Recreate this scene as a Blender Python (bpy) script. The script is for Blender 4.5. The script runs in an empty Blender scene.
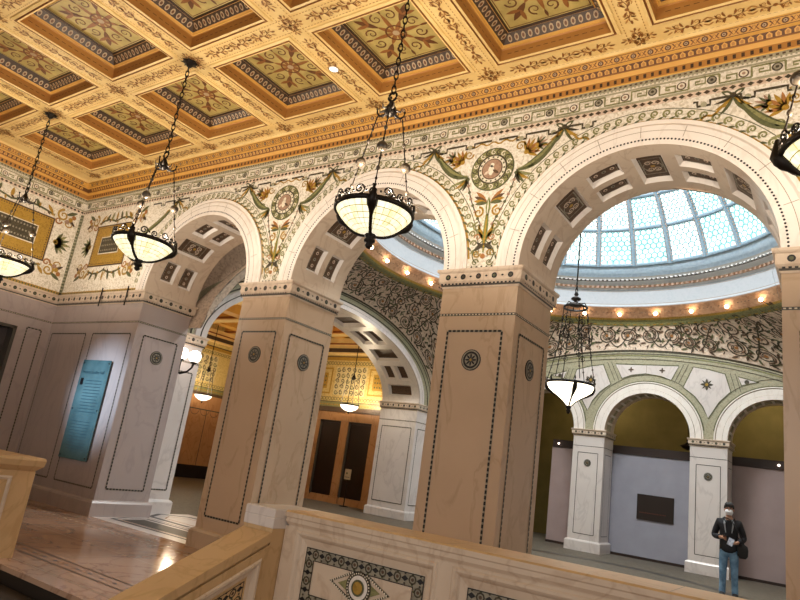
import bpy, math, random
from math import sin, cos, pi, radians, sqrt, hypot, atan2
from mathutils import Vector, Matrix
random.seed(7)
SC = bpy.context.scene
COL = SC.collection

# ---------------------------------------------------------------- materials
def lin(h):
    h = h.lstrip('#'); r = []
    for i in (0, 2, 4):
        c = int(h[i:i+2], 16)/255
        r.append(c/12.92 if c <= .04045 else ((c+.055)/1.055)**2.4)
    return (*r, 1)

MATS = {}
def mat(name, col, rough=.5, col2=None, kind=None, scale=5, amt=.5, metal=0, emit=0, ecol=None, bump=0, spec=.5, coat=0):
    m = bpy.data.materials.new(name); m.use_nodes = True
    nt = m.node_tree; N = nt.nodes; L = nt.links
    b = N['Principled BSDF']
    b.inputs['Roughness'].default_value = rough
    b.inputs['Metallic'].default_value = metal
    b.inputs['Specular IOR Level'].default_value = spec
    b.inputs['Coat Weight'].default_value = coat
    c1 = lin(col); c2 = lin(col2) if col2 else c1
    b.inputs['Base Color'].default_value = c1
    tc = N.new('ShaderNodeTexCoord')
    fac = None
    if kind == 'noise':
        n = N.new('ShaderNodeTexNoise'); n.inputs['Scale'].default_value = scale; n.inputs['Detail'].default_value = 4
        L.new(tc.outputs['Object'], n.inputs['Vector'])
        r = N.new('ShaderNodeMapRange'); r.inputs['From Min'].default_value = .35; r.inputs['From Max'].default_value = .65
        r.inputs['To Max'].default_value = amt
        L.new(n.outputs['Fac'], r.inputs['Value']); fac = r.outputs['Result']
    elif kind == 'marble':
        n = N.new('ShaderNodeTexNoise'); n.inputs['Scale'].default_value = scale; n.inputs['Detail'].default_value = 7
        n.inputs['Distortion'].default_value = 1.4
        mp = N.new('ShaderNodeMapping'); mp.inputs['Scale'].default_value = (1.5, 1.5, .7); mp.inputs['Rotation'].default_value = (.5, .6, .3)
        L.new(tc.outputs['Object'], mp.inputs['Vector']); L.new(mp.outputs['Vector'], n.inputs['Vector'])
        s = N.new('ShaderNodeMath'); s.operation = 'SUBTRACT'; s.inputs[1].default_value = .5
        a = N.new('ShaderNodeMath'); a.operation = 'ABSOLUTE'
        r = N.new('ShaderNodeMapRange'); r.inputs['From Min'].default_value = 0; r.inputs['From Max'].default_value = .035
        r.inputs['To Min'].default_value = amt; r.inputs['To Max'].default_value = 0
        L.new(n.outputs['Fac'], s.inputs[0]); L.new(s.outputs[0], a.inputs[0]); L.new(a.outputs[0], r.inputs['Value'])
        n2 = N.new('ShaderNodeTexNoise'); n2.inputs['Scale'].default_value = scale*1.3; n2.inputs['Detail'].default_value = 5
        L.new(tc.outputs['Object'], n2.inputs['Vector'])
        r2 = N.new('ShaderNodeMapRange'); r2.inputs['From Min'].default_value = .4; r2.inputs['From Max'].default_value = .75
        r2.inputs['To Max'].default_value = amt*.7
        L.new(n2.outputs['Fac'], r2.inputs['Value'])
        ad = N.new('ShaderNodeMath'); ad.operation = 'ADD'; ad.use_clamp = True
        L.new(r.outputs['Result'], ad.inputs[0]); L.new(r2.outputs['Result'], ad.inputs[1]); fac = ad.outputs[0]
    elif kind == 'cells':
        v = N.new('ShaderNodeTexVoronoi'); v.inputs['Scale'].default_value = scale
        L.new(tc.outputs['Object'], v.inputs['Vector'])
        sp = N.new('ShaderNodeSeparateColor'); L.new(v.outputs['Color'], sp.inputs['Color'])
        r = N.new('ShaderNodeMath'); r.operation = 'MULTIPLY'; r.inputs[1].default_value = amt
        p = N.new('ShaderNodeMath'); p.operation = 'POWER'; p.inputs[1].default_value = 2
        L.new(sp.outputs['Red'], p.inputs[0]); L.new(p.outputs[0], r.inputs[0]); fac = r.outputs[0]
    elif kind == 'grid':   # leaded glass, local spherical coordinates
        v = N.new('ShaderNodeTexVoronoi'); v.feature = 'DISTANCE_TO_EDGE'; v.inputs['Scale'].default_value = scale
        v.inputs['Randomness'].default_value = .25
        L.new(tc.outputs['Object'], v.inputs['Vector'])
        r = N.new('ShaderNodeMapRange'); r.inputs['From Min'].default_value = 0.02; r.inputs['From Max'].default_value = .1
        r.inputs['To Min'].default_value = amt; r.inputs['To Max'].default_value = 0
        L.new(v.outputs['Distance'], r.inputs['Value']); fac = r.outputs['Result']
    src = None
    if fac is not None:
        mx = N.new('ShaderNodeMix'); mx.data_type = 'RGBA'
        mx.inputs['A'].default_value = c1; mx.inputs['B'].default_value = c2
        L.new(fac, mx.inputs['Factor']); L.new(mx.outputs['Result'], b.inputs['Base Color']); src = mx.outputs['Result']
        if bump:
            bp = N.new('ShaderNodeBump'); bp.inputs['Strength'].default_value = bump; bp.inputs['Distance'].default_value = .01
            L.new(fac, bp.inputs['Height']); L.new(bp.outputs['Normal'], b.inputs['Normal'])
    if emit:
        b.inputs['Emission Strength'].default_value = emit
        if ecol: b.inputs['Emission Color'].default_value = lin(ecol)
        elif src: L.new(src, b.inputs['Emission Color'])
        else: b.inputs['Emission Color'].default_value = c1
    MATS[name] = m
    return m

mat('marble_lamplit', 'C9B096', .28, 'A0825F', 'marble', 1.1, .32)  # white marble with the warm lamplight put into its tan
mat('marble_white', 'DAD2CE', .28, 'A49A98', 'marble', 1.0, .26)
mat('coffer_wall', 'B07A3A', .5)
mat('scroll_light', 'B07C3C', .5)
mat('scroll_dark', '8C5826', .5)
mat('came_olive', 'A8A050', .5, emit=.35)
mat('marble_pink', 'D6C4B0', .32, 'AD9076', 'marble', 1.6, .35)
mat('marble_rail', 'CDAC80', .45, 'AC8A5C', 'marble', 1.5, .4)
mat('marble_cream', 'F0E9E2', .35, 'D3C8BE', 'marble', 1.2, .3)
mat('marble_floor', 'BC9C86', .1, '86604A', 'marble', .9, .55)
mat('orange_marble', 'B88A5E', .3, '946238', 'marble', 1.4, .5)
mat('joint', '9A8A78', .6)
mat('black_inlay', '16161A', .35)
mat('grey_inlay', '4A4640', .4)
mat('inlay_cream', 'D8CDB8', .4)
mat('mosaic_cream', 'EFE8DC', .55, 'B4A88C', 'cells', 42, .75)
mat('mosaic_pink', 'E6D2BE', .55, 'B49A84', 'cells', 26, .7)
mat('mosaic_green', '8C8A5C', .5, '64663E', 'cells', 40, .8)
mat('mosaic_pale_green', 'ABA68C', .5, '85826A', 'cells', 34, .7)
mat('mosaic_gold', 'B7923F', .35, '8A6A28', 'cells', 40, .7, metal=.2)
mat('mosaic_yellow', 'D4BC7C', .4, 'AC9048', 'cells', 24, .7)
mat('mosaic_pale_gold', 'D6C79A', .4, 'B0A068', 'cells', 24, .6)
mat('mosaic_dark', '3A3428', .5, '5A5038', 'cells', 40, .7)
mat('mosaic_brown', '5C4634', .5, '3C2E24', 'cells', 30, .7)
mat('mosaic_olive', '5F6140', .5, '434830', 'cells', 40, .7)
mat('mosaic_leaf', '7A8748', .5, '56643A', 'cells', 40, .7)
mat('mosaic_orange', 'A8733F', .5, '87582E', 'cells', 40, .6)
mat('mosaic_rose', 'A98A74', .5, '84644E', 'cells', 40, .6)
mat('mosaic_white', 'E8E0CE', .5, 'C8BCA4', 'cells', 40, .6)
mat('mosaic_grey', '9A9484', .5, '6F6A5C', 'cells', 30, .7)
mat('ceil_gold', 'DCA850', .5, 'C89040', 'noise', 3, .6)
mat('ceil_pale', 'ECCE8C', .5, 'DEB870', 'noise', 4, .6)
mat('ceil_brown', '6E4320', .55, '53300F', 'noise', 6, .6)
mat('ceil_rust', '8F4E26', .5, '70381A', 'noise', 6, .5)
mat('ceil_dark', '3A281C', .5, '4E3826', 'noise', 9, .5)
mat('ceil_green', 'C4AE68', .5, '9C8A4C', 'noise', 5, .7)
mat('ceil_ivory', 'B39B7A', .5)
mat('iron', '1E1815', .45, metal=.6)
mat('bronze', '2C1E14', .4, metal=.7)
mat('pearl', '4E443A', .3, '2E2822', 'noise', 30, .6)
mat('bowl_glass', 'FFF8E0', .3, 'E2D890', 'cells', 16, .7, emit=1.1)
mat('bowl_plain', 'FFF0D0', .3, emit=3.0, ecol='FFF0D6')
mat('bulb', 'FFFFFF', .3, emit=30, ecol='FFDDB0')
mat('globe', 'FFFFFF', .3, emit=6, ecol='FFE9D6')
mat('downlight', 'FFFFFF', .3, emit=2.0, ecol='FFF6E8')
mat('plaster', 'C0BFBE', .6)
mat('marble_dimmed', 'B0A3A0', .3, '8C8282', 'marble', 1.0, .25)  # darker copy of the white marble, dim cool light put into the colour
mat('frieze_white', 'ACB0B6', .6, '9EA6AE', 'cells', 20, .5)
mat('plaster_pink', 'C79E7E', .55, '9C6A4C', 'cells', 16, .6)
mat('dome_blue', 'C2D8EA', .5, 'A4C0D8', 'noise', 14, .7)
mat('rib_blue', '8CA2B2', .4, '647E90', 'noise', 20, .6)
mat('lead', '5F98A2', .5)
mat('panel_grey', '9A9AA6', .7, '8C8C98', 'noise', 2, .5)
mat('panel_mauve', 'A3908E', .7, '94827F', 'noise', 2, .5)
mat('header_brown', '2A1A14', .6)
mat('olive_wall', '8A7840', .7, '75662F', 'noise', 2, .6)
mat('sign_brown', '1E120D', .4)
mat('sign_red', '5A2A1E', .4)
mat('floor_dark', '6A6256', .6, '484236', 'cells', 22, .7)
mat('floor_dark2', '33302C', .4, '26231F', 'cells', 22, .7)
mat('stair_dark', '2A211A', .6, '1C1611', 'noise', 3, .5)
mat('door_dark', '1C100C', .35, '2E1812', 'noise', 2, .5)
mat('door_grey', '4A4344', .6)
mat('skin', 'B98A70', .55)
mat('hair', '17110E', .6)
mat('jacket', '131318', .75, '20202A', 'noise', 12, .6)
mat('lining', '8B8C90', .7)
mat('jeans', '7FA6C8', .8, '4A6E92', 'noise', 9, .8)
mat('shoe', '1B1A1C', .6)
mat('mask_white', 'F4F6FC', .7)
mat('paper', 'C4C8D2', .6, '6F7C98', 'noise', 30, .8)
mat('shirt', '1E1E2C', .7)
def teal():
    m = mat('plaque_glass', '64868C', .14, '2F4A50', 'noise', 1.2, .8, spec=.6)
    return m
teal()
mat('plaque_text', '2E4E5A', .4)
# dome stained glass panes: daylight behind the glass, so they give off light
def pane_mat(name, c, c2, s):
    mat(name, c, .3, c2, 'cells', 4.2, .85, emit=s)
pane_mat('pane_white', 'FAFEFA', 'D8ECEA', .92)
pane_mat('pane_cyan', 'E4FAF6', '96D8D8', .9)

# ---------------------------------------------------------------- mesh builder
class MB:
    def __init__(s): s.v = []; s.f = []; s.m = []; s.sm = []; s.names = []
    def mi(s, name):
        if name not in s.names: s.names.append(name)
        return s.names.index(name)
    def face(s, pts, mt, smooth=False):
        n = len(s.v); s.v += [tuple(p) for p in pts]; s.f.append(tuple(range(n, n+len(pts)))); s.m.append(s.mi(mt)); s.sm.append(smooth)
    def box(s, x0, y0, z0, x1, y1, z1, mt, M=None):
        P = [(x, y, z) for z in (z0, z1) for y in (y0, y1) for x in (x0, x1)]
        if M is not None: P = [tuple(M @ Vector(p)) for p in P]
        n = len(s.v); s.v += P; k = s.mi(mt)
        for f in ((0, 2, 3, 1), (4, 5, 7, 6), (0, 1, 5, 4), (2, 6, 7, 3), (0, 4, 6, 2), (1, 3, 7, 5)):
            s.f.append(tuple(n+i for i in f)); s.m.append(k); s.sm.append(False)
    def grid(s, rows, mt, closed_u=False, closed_v=False, smooth=True, mfun=None):
        n = len(s.v); R = len(rows); C_ = len(rows[0])
        for r in rows: s.v += [tuple(p) for p in r]
        for i in range(R if closed_v else R-1):
            for j in range(C_ if closed_u else C_-1):
                a = n+i*C_+j; b = n+i*C_+(j+1) % C_; c = n+((i+1) % R)*C_+(j+1) % C_; d = n+((i+1) % R)*C_+j
                s.f.append((a, b, c, d)); s.m.append(s.mi(mfun(i, j) if mfun else mt)); s.sm.append(smooth)
    def lathe(s, prof, c=(0, 0, 0), seg=24, mt='iron', mts=None, a0=0, a1=2*pi, smooth=True):
        full = abs(a1-a0-2*pi) < 1e-6
        k = seg if full else seg+1
        rows = [[(c[0]+r*cos(a0+(a1-a0)*j/seg), c[1]+r*sin(a0+(a1-a0)*j/seg), c[2]+z) for j in range(k)] for r, z in prof]
        s.grid(rows, mt, closed_u=full, smooth=smooth, mfun=(lambda i, j: mts[i]) if mts else None)
    def tube(s, pts, r, mt, seg=6, close=False, caps=True):
        pts = [Vector(p) for p in pts]; rows = []
        n = len(pts); up = Vector((0, 0, 1))
        for i, p in enumerate(pts):
            if close: d = pts[(i+1) % n]-pts[i-1]
            else: d = pts[min(i+1, n-1)]-pts[max(i-1, 0)]
            if d.length < 1e-9: d = Vector((0, 0, 1))
            d.normalize()
            a = up.cross(d)
            if a.length < .05: a = Vector((1, 0, 0)).cross(d)
            a.normalize(); b = d.cross(a)
            rr = r[i] if isinstance(r, (list, tuple)) else r
            rows.append([p+a*rr*cos(2*pi*k/seg)+b*rr*sin(2*pi*k/seg) for k in range(seg)])
        s.grid(rows, mt, closed_u=True, closed_v=close)
        if not close and caps:
            s.face(rows[0][::-1], mt); s.face(rows[-1], mt)
    def ball(s, c, r, mt, seg=10, rings=6, sz=1):
        s.lathe([(max(r*sin(pi*i/rings), 1e-4), -r*sz*cos(pi*i/rings)) for i in range(rings+1)], c, seg, mt)
    def prism(s, poly, axis, t0, t1, mt):
        """poly 2D list; axis 'y': (x,z) extruded in y; 'x': (y,z) extruded in x; 'z': (x,y)"""
        f = {'y': lambda p, t: (p[0], t, p[1]), 'x': lambda p, t: (t, p[0], p[1]), 'z': lambda p, t: (p[0], p[1], t)}[axis]
        n = len(poly)
        s.face([f(p, t0) for p in poly], mt); s.face([f(p, t1) for p in poly[::-1]], mt)
        for i in range(n):
            a, b = poly[i], poly[(i+1) % n]
            s.face([f(a, t0), f(a, t1), f(b, t1), f(b, t0)], mt)

def build(name, mb, parent=None, kind=None, label=None, cat=None, group=None, smooth_angle=False):
    me = bpy.data.meshes.new(name)
    org = Vector((0, 0, 0)); p = parent
    while p is not None:
        org += p.location; p = p.parent
    me.from_pydata([(v[0]-org.x, v[1]-org.y, v[2]-org.z) for v in mb.v], [], mb.f)
    for nme in mb.names: me.materials.append(MATS[nme])
    me.polygons.foreach_set('material_index', mb.m)
    me.polygons.foreach_set('use_smooth', mb.sm)
    me.update()
    o = bpy.data.objects.new(name, me); COL.objects.link(o)
    if parent: o.parent = parent
    if kind: o['kind'] = kind
    if label: o['label'] = label
    if cat: o['category'] = cat
    if group: o['group'] = group
    return o
def thing(name, label, cat, loc, group=None):
    o = bpy.data.objects.new(name, None); COL.objects.link(o); o.location = loc
    o.empty_display_size = .2
    o['label'] = label; o['category'] = cat
    if group: o['group'] = group
    return o
def kids(o): return [c for c in bpy.data.objects if c.parent == o]
def copy_tree(o, parent=None, loc=None):
    c = o.copy(); COL.objects.link(c); c.parent = parent
    if loc is not None: c.location = loc
    for k in kids(o): copy_tree(k, c)
    return c

# ---------------------------------------------------------------- flat ornament (mosaic / inlay) laid on any surface
class Deco:
    """map(u, v, off) -> 3D point; off = height above the surface"""
    def __init__(s, mb, fmap, o0=.002): s.mb = mb; s.map = fmap; s.o0 = o0
    def quad(s, P, mt, lay=0):
        s.mb.face([s.map(u, v, s.o0*(1+lay)) for u, v in P], mt)
    def rect(s, u0, v0, u1, v1, mt, lay=0, nu=1, nv=1):
        for i in range(nu):
            for j in range(nv):
                a, b = u0+(u1-u0)*i/nu, u0+(u1-u0)*(i+1)/nu; c, d = v0+(v1-v0)*j/nv, v0+(v1-v0)*(j+1)/nv
                s.quad([(a, c), (b, c), (b, d), (a, d)], mt, lay)
    def ribbon(s, pts, w, mt, lay=0, close=False):
        n = len(pts); L_, R_ = [], []
        for i, p in enumerate(pts):
            if close: a, b = pts[i-1], pts[(i+1) % n]
            else: a, b = pts[max(i-1, 0)], pts[min(i+1, n-1)]
            dx, dy = b[0]-a[0], b[1]-a[1]; l = hypot(dx, dy) or 1
            ww = (w(i/(n-1)) if callable(w) else w)/2
            L_.append((p[0]-dy/l*ww, p[1]+dx/l*ww)); R_.append((p[0]+dy/l*ww, p[1]-dx/l*ww))
        for i in range(n if close else n-1):
            j = (i+1) % n
            s.quad([R_[i], R_[j], L_[j], L_[i]], mt, lay)
    def disc(s, u, v, r, mt, lay=0, seg=12, sy=1):
        for i in range(seg//2):
            a, b, c = 4*pi*i/seg, 4*pi*(i+.5)/seg, 4*pi*(i+1)/seg
            s.quad([(u, v)]+[(u+r*cos(q), v+r*sy*sin(q)) for q in (a, b, c)], mt, lay)
    def ring(s, u, v, r, w, mt, lay=0, seg=24, sy=1):
        s.ribbon([(u+r*cos(2*pi*i/seg), v+r*sy*sin(2*pi*i/seg)) for i in range(seg)], w, mt, lay, True)
    def arc(s, u, v, r, a0, a1, w, mt, lay=0, seg=24):
        s.ribbon([(u+r*cos(a0+(a1-a0)*i/seg), v+r*sin(a0+(a1-a0)*i/seg)) for i in range(seg+1)], w, mt, lay)
    def leaf(s, u, v, ang, ln, w, mt, lay=0, bend=0):
        pts = []
        for i in range(6):
            t = i/5; a = ang+bend*t
            pts.append((u+ln*t*cos(a), v+ln*t*sin(a)))
        s.ribbon(pts, lambda t: w*(sin(pi*min(1, t*.92+.06))**.8+.02), mt, lay)
    def spiral(s, u, v, r, turns, a0, d, w, mt, lay=0, seg=None, rin=.18):
        seg = seg or int(12*turns)+2
        s.ribbon([(u+(r*(1-(1-rin)*i/seg))*cos(a0+d*2*pi*turns*i/seg), v+(r*(1-(1-rin)*i/seg))*sin(a0+d*2*pi*turns*i/seg)) for i in range(seg+1)],
                 lambda t: w*(1-.55*t), mt, lay)
    def diamond(s, u, v, a, b, mt, lay=0):
        s.quad([(u-a, v), (u, v-b), (u+a, v), (u, v+b)], mt, lay)
    def dashes(s, p0, p1, w, pitch, mt, fill=.6, lay=1):
        L_ = hypot(p1[0]-p0[0], p1[1]-p0[1]); n = max(1, int(L_/pitch)); dx, dy = (p1[0]-p0[0])/L_, (p1[1]-p0[1])/L_
        st = L_/n
        for i in range(n):
            a = st*i+st*(1-fill)/2; b = a+st*fill
            s.quad([(p0[0]+dx*a+dy*w/2, p0[1]+dy*a-dx*w/2), (p0[0]+dx*b+dy*w/2, p0[1]+dy*b-dx*w/2),
                    (p0[0]+dx*b-dy*w/2, p0[1]+dy*b+dx*w/2), (p0[0]+dx*a-dy*w/2, p0[1]+dy*a+dx*w/2)], mt, lay)
def plane_map(kind, c, sgn):
    # kind 'y': plane y=c facing sgn; (u,v)=(x,z).  'x': plane x=c; (u,v)=(y,z).  'z': (x,y)
    if kind == 'y': return lambda u, v, o: (u, c+sgn*o, v)
    if kind == 'x': return lambda u, v, o: (c+sgn*o, u, v)
    return lambda u, v, o: (u, v, c+sgn*o)

# ================================================================ dimensions (metres)
WA, WP, D = 2.7052, 1.0388, 1.0936        # arch span, pier width, pier depth
PITCH = WA+WP
ZC, CH = 3.80, .237                        # shaft top, impost height
ZS = ZC+CH; RA = WA/2; WO = .3165
ZT = 6.27; ZB = 6.62                       # wall top, ceiling beam plane
XL = -10.55                                # hall left wall
PX = [-WP-PITCH*k for k in range(0, 2)]    # left edges of piers 3 and 2
X1 = -2*PITCH                              # right edge of wall pier 1
XR = 9.4
ARCH_X = [RA-PITCH*k for k in (2, 1, 0, -1)]
XC, YC = -1.60, 6.62                       # rotunda centre
RX0, RX1, RY0, RY1 = -8.05, 4.85, D, 12.2

# ================================================================ hall floor, stair
def floor_parts():
    b = MB()
    Y0 = -3.02; SX0, SX1 = -4.31, -.97
    zf = -.35
    # solid landing slab split round the stair opening
    b.box(XL-.3, -2.62, zf, XR, D+.02, 0, 'marble_floor')
    b.box(XL-.3, -11, zf, SX0-.4, -2.62, 0, 'marble_floor')
    b.box(SX0-.4, Y0, -.05, SX1+.4, -2.62, 0, 'marble_floor'); b.box(SX0-.4, Y0+.03, zf, SX1+.4, -2.62, -.05, 'stair_dark')
    fl = build('floor', b, kind='structure', label='polished pinkish white marble floor of the stair landing')
    b = MB(); d = Deco(b, plane_map('z', 0, 1), .0015)
    for yy, w, m in ((-2.30, .03, 'mosaic_brown'), (-2.52, .03, 'mosaic_brown'), (-.42, .025, 'mosaic_brown'), (-.34, .012, 'mosaic_brown')):
        d.rect(-9.6, yy-w/2, 7, yy+w/2, m)
    for i in range(72):
        x = -9.4+i*.23
        d.diamond(x, -2.41, .04, .025, 'black_inlay'); 
        if i % 2: d.disc(x+.115, -2.41, .02, 'mosaic_orange', seg=6)
    for i in range(90): d.rect(-9.3+i*.17, -.60, -9.22+i*.17, -.56, 'joint')
    for x in (-8.6, -6.4, -4.26, -2.1, -.5, 2): d.rect(x, -2.28, x+.008, -.65, 'joint')
    d.rect(-9.6, -1.44, 7, -1.432, 'joint')
    # nosing line along the stair head
    d.rect(SX0, Y0+.24, SX1, Y0+.25, 'joint')
    build('floor_inlay', b, fl)
    # rotunda and gallery floor
    b = MB()
    b.box(-19.2, D+.02, zf, 9.4, 19, -.001, 'floor_dark')
    f2 = build('floor', b, kind='structure', label='dark grey brown mosaic floor of the rotunda')
    b = MB(); d = Deco(b, plane_map('z', -.001, 1), .0015)
    for k, xc in enumerate(ARCH_X):
        a, e = xc-RA+.05, xc+RA-.05
        d.rect(a-.1, .0, e+.1, 1.09, 'marble_white')
    d2 = Deco(b, plane_map('z', 0, 1), .003)
    for k, xc in enumerate(ARCH_X):
        a, e = xc-RA+.12, xc+RA-.12
        P = [(a+.1, .28), (e-.1, .28), (e+.0, .62), (e-.1, .98), (a+.1, .98), (a, .62)]
        d2.ribbon(P, .07, 'black_inlay', 0, True)
        d2.rect(a+.2, .40, e-.2, .86, 'floor_dark2', 0)
        d2.ribbon([(a+.2, .36), (e-.2, .36)], .02, 'mosaic_orange', 0)
    # bands on the rotunda floor
    for r, w, m in ((3.6, .25, 'floor_dark2'), (1.6, .2, 'floor_dark2')):
        d.ring(XC, YC, r, w, m, 1, 64)
    # white field with a black lozenge beyond the left arch
    d.rect(-8.0, 1.12, -6.3, 2.5, 'marble_white')
    d.ribbon([(-6.4, 1.25), (-7.6, 1.3), (-7.95, 1.75), (-7.6, 2.2), (-6.4, 2.3)], .12, 'black_inlay', 1)
    d.ribbon([(-6.4, 1.45), (-7.4, 1.48), (-7.65, 1.75), (-7.4, 2.0), (-6.4, 2.1)], .03, 'mosaic_orange', 1)
    build('floor_inlay', b, f2)
    # staircase going down
    st = thing('staircase', 'dark steps going down from the landing between the two marble railings', 'stairs', ((SX0+SX1)/2, Y0, 0))
    for k in range(9):
        b = MB(); y = Y0-.02-.32*k; z = -.16*(k+1)
        b.box(SX0+.01, y-.34, z-.9, SX1-.01, y, z, 'stair_dark'); b.box(SX0+.01, y-.36, z-.04, SX1-.01, y-.3, z-.0, 'stair_dark')
        build('step', b, st)
    b = MB(); b.box(XL-.3, -16, -3.1, XR, -2.9, -3.0, 'marble_floor')
    build('floor', b, kind='structure', label='lower landing floor far below the railing')
floor_parts()

# ================================================================ piers
def face_inlay(b, mp, u0, u1, ztop=3.24, zbot=.45, inset=.14, line=True, lz=3.44, dark='black_inlay', dash=True, lu0=None, lu1=None):
    d = Deco(b, mp, .003)
    a, c = u0+inset, u1-inset
    if line:
        l0, l1 = (u0 if lu0 is None else lu0), (u1 if lu1 is None else lu1)
        d.rect(l0, lz-.016, l1, lz+.016, 'grey_inlay')
        n = int((l1-l0)/.045)
        for i in range(n): d.rect(l0+(i+.25)*(l1-l0)/n, lz-.007, l0+(i+.75)*(l1-l0)/n, lz+.007, 'inlay_cream', 1)
    w = .026
    for p0, p1 in (((a, zbot), (a, ztop)), ((c, zbot), (c, ztop)), ((a, zbot), (c, zbot)), ((a, ztop), (c, ztop))):
        if dash:
            d.ribbon([p0, p1], w, 'mosaic_grey', 0); d.dashes(p0, p1, w, .06, dark, .62, 1)
        else: d.ribbon([p0, p1], .018, dark, 0)
def medallion(root, mp, u, v, r=.13, mt='marble_lamplit'):
    b = MB(); d = Deco(b, mp, .004)
    n = 24
    # slightly raised disc
    ring = [(u+r*cos(2*pi*i/n), v+r*sin(2*pi*i/n)) for i in range(n)]
    for i in range(n):
        p, q = ring[i], ring[(i+1) % n]
        b.face([mp(p[0], p[1], 0), mp(q[0], q[1], 0), mp(q[0], q[1], .008), mp(p[0], p[1], .008)], 'black_inlay')
    d.o0 = .008; d.disc(u, v, r, 'black_inlay', 0, 24)
    d.o0 = .010; d.ring(u, v, r*.86, r*.12, 'mosaic_grey', 0, 24)
    d.disc(u, v, r*.62, 'mosaic_grey', 0, 16)
    d.o0 = .0125
    for i in range(8): d.leaf(u+.1*r*cos(i*pi/4), v+.1*r*sin(i*pi/4), i*pi/4, r*.5, r*.18, 'black_inlay', 0)
    d.disc(u, v, r*.13, 'mosaic_gold', .3, 8)
    build('medallion', b, root)
CAPPROF = [(0, .0), (.012, .0), (.02, .02), (.02, .045), (.035, .06), (.05, .08), (.05, .185), (.065, .195), (.075, .21), (.075, .237)]
def ring_prof(b, x0, y0, x1, y1, prof, z, mt, mfun=None):
    rows = [[(x0-o, y0-o, z+h), (x1+o, y0-o, z+h), (x1+o, y1+o, z+h), (x0-o, y1+o, z+h)] for o, h in prof]
    b.grid(rows, mt, closed_u=True, smooth=False, mfun=mfun)
    b.face(rows[-1], mt); b.face(rows[0][::-1], mt)
def capital(root, x0, y0, x1, y1, z, sides='fblr', s=1, mt='marble_pink', name='capital', n_f=None):
    b = MB()
    prof = [(o, h*s) for o, h in CAPPROF]
    ring_prof(b, x0, y0, x1, y1, prof, z, mt, lambda i, j: 'grey_inlay' if i == 2 else mt)
    zc = z+.132*s
    for sd in sides:
        if sd == 'f': mp, u0, u1 = plane_map('y', y0-.05, -1), x0, x1
        if sd == 'b': mp, u0, u1 = plane_map('y', y1+.05, 1), x0, x1
        if sd == 'r': mp, u0, u1 = plane_map('x', x1+.05, 1), y0, y1
        if sd == 'l': mp, u0, u1 = plane_map('x', x0-.05, -1), y0, y1
        d = Deco(b, mp, .003)
        n = max(2, round((u1-u0)/.2)); st = (u1-u0+.04)/n
        for i in range(n):
            u = u0-.02+st*(i+.5)
            d.disc(u, zc, .037*s, 'black_inlay', 0, 12); d.disc(u, zc, .020*s, ('mosaic_olive', 'mosaic_dark', 'mosaic_brown')[i % 3], 1, 8)
            if i: d.diamond(u-st/2, zc, .022*s, .014*s, 'black_inlay', 0)
        # small bead row under
        m = int((u1-u0)/.05)
        for i in range(m): d.rect(u0+(i+.2)*(u1-u0)/m, z+.022*s, u0+(i+.75)*(u1-u0)/m, z+.042*s, 'black_inlay', 8)
    return build(name, b, root)
def base(root, x0, y0, x1, y1, mt, h=.27, o=.06):
    b = MB()
    ring_prof(b, x0, y0, x1, y1, [(o, 0), (o, h-.05), (o-.02, h-.02), (.0, h)], 0, mt)
    return build('base', b, root)
def pier(label, x0, y0, x1, y1, mt='marble_lamplit', sides='frbl', zc=ZC, group=None, base_mt=None, s=1, meds='frbl'):
    r = thing('marble_pier', label, 'pier', ((x0+x1)/2, (y0+y1)/2, 0), group)
    b = MB(); b.box(x0, y0, .0, x1, y1, zc+.01, mt); build('shaft', b, r)
    base(r, x0, y0, x1, y1, base_mt or mt)
    capital(r, x0, y0, x1, y1, zc, sides, s)
    for sd in sides:
        mp, u0, u1 = {'f': (plane_map('y', y0, -1), x0, x1), 'b': (plane_map('y', y1, 1), x0, x1),
                      'r': (plane_map('x', x1, 1), y0, y1), 'l': (plane_map('x', x0, -1), y0, y1)}[sd]
        b = MB(); k = (zc-3.8)
        face_inlay(b, mp, u0, u1, 3.24+k, .45, .15 if u1-u0 > .95 else .12, True, 3.45+k)
        build('inlay_border', b, r)
        if sd in meds: medallion(r, mp, (u0+u1)/2, 2.88+k)
    return r
pier('broad lamplit-tan marble pier just left of the rotunda chandelier, the nearest and largest', PX[0], 0, PX[0]+WP, D)
pier('lamplit-tan marble pier right of the wall pier with the teal plaque, white newel in front', PX[1], 0, PX[1]+WP, D)
pier('lamplit-tan marble pier cut by the right edge of the photo', PX[0]+PITCH, 0, PX[0]+PITCH+WP, D)
pier('lamplit-tan marble pier beyond the right edge of the photo', PX[0]+2*PITCH, 0, PX[0]+2*PITCH+WP, D)

# wall pier with plaque
def wall_pier():
    r = thing('wall_pier', 'wide pale marble wall pier carrying the teal glass plaque', 'pier', ((XL+X1)/2, D/2, 0))
    b = MB(); b.box(XL, 0, 0, X1, D, ZC+.01, 'marble_dimmed'); build('shaft', b, r)
    base(r, XL, 0, X1, D, 'marble_dimmed')
    capital(r, XL, 0, X1, D, ZC, 'fr')
    b = MB(); mp = plane_map('y', 0, -1)
    face_inlay(b, mp, -10.43-.0, -9.14, 3.21, .44, 0, True, 3.44, lu0=XL, lu1=X1); face_inlay(b, mp, -8.89, -7.63, 3.21, .44, 0, False)
    build('inlay_border', b, r)
    b = MB(); face_inlay(b, plane_map('x', X1, 1), 0, D, 3.22, .46, .17); build('inlay_border', b, r)
    medallion(r, plane_map('x', X1, 1), .54, 2.87)
wall_pier()

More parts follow.
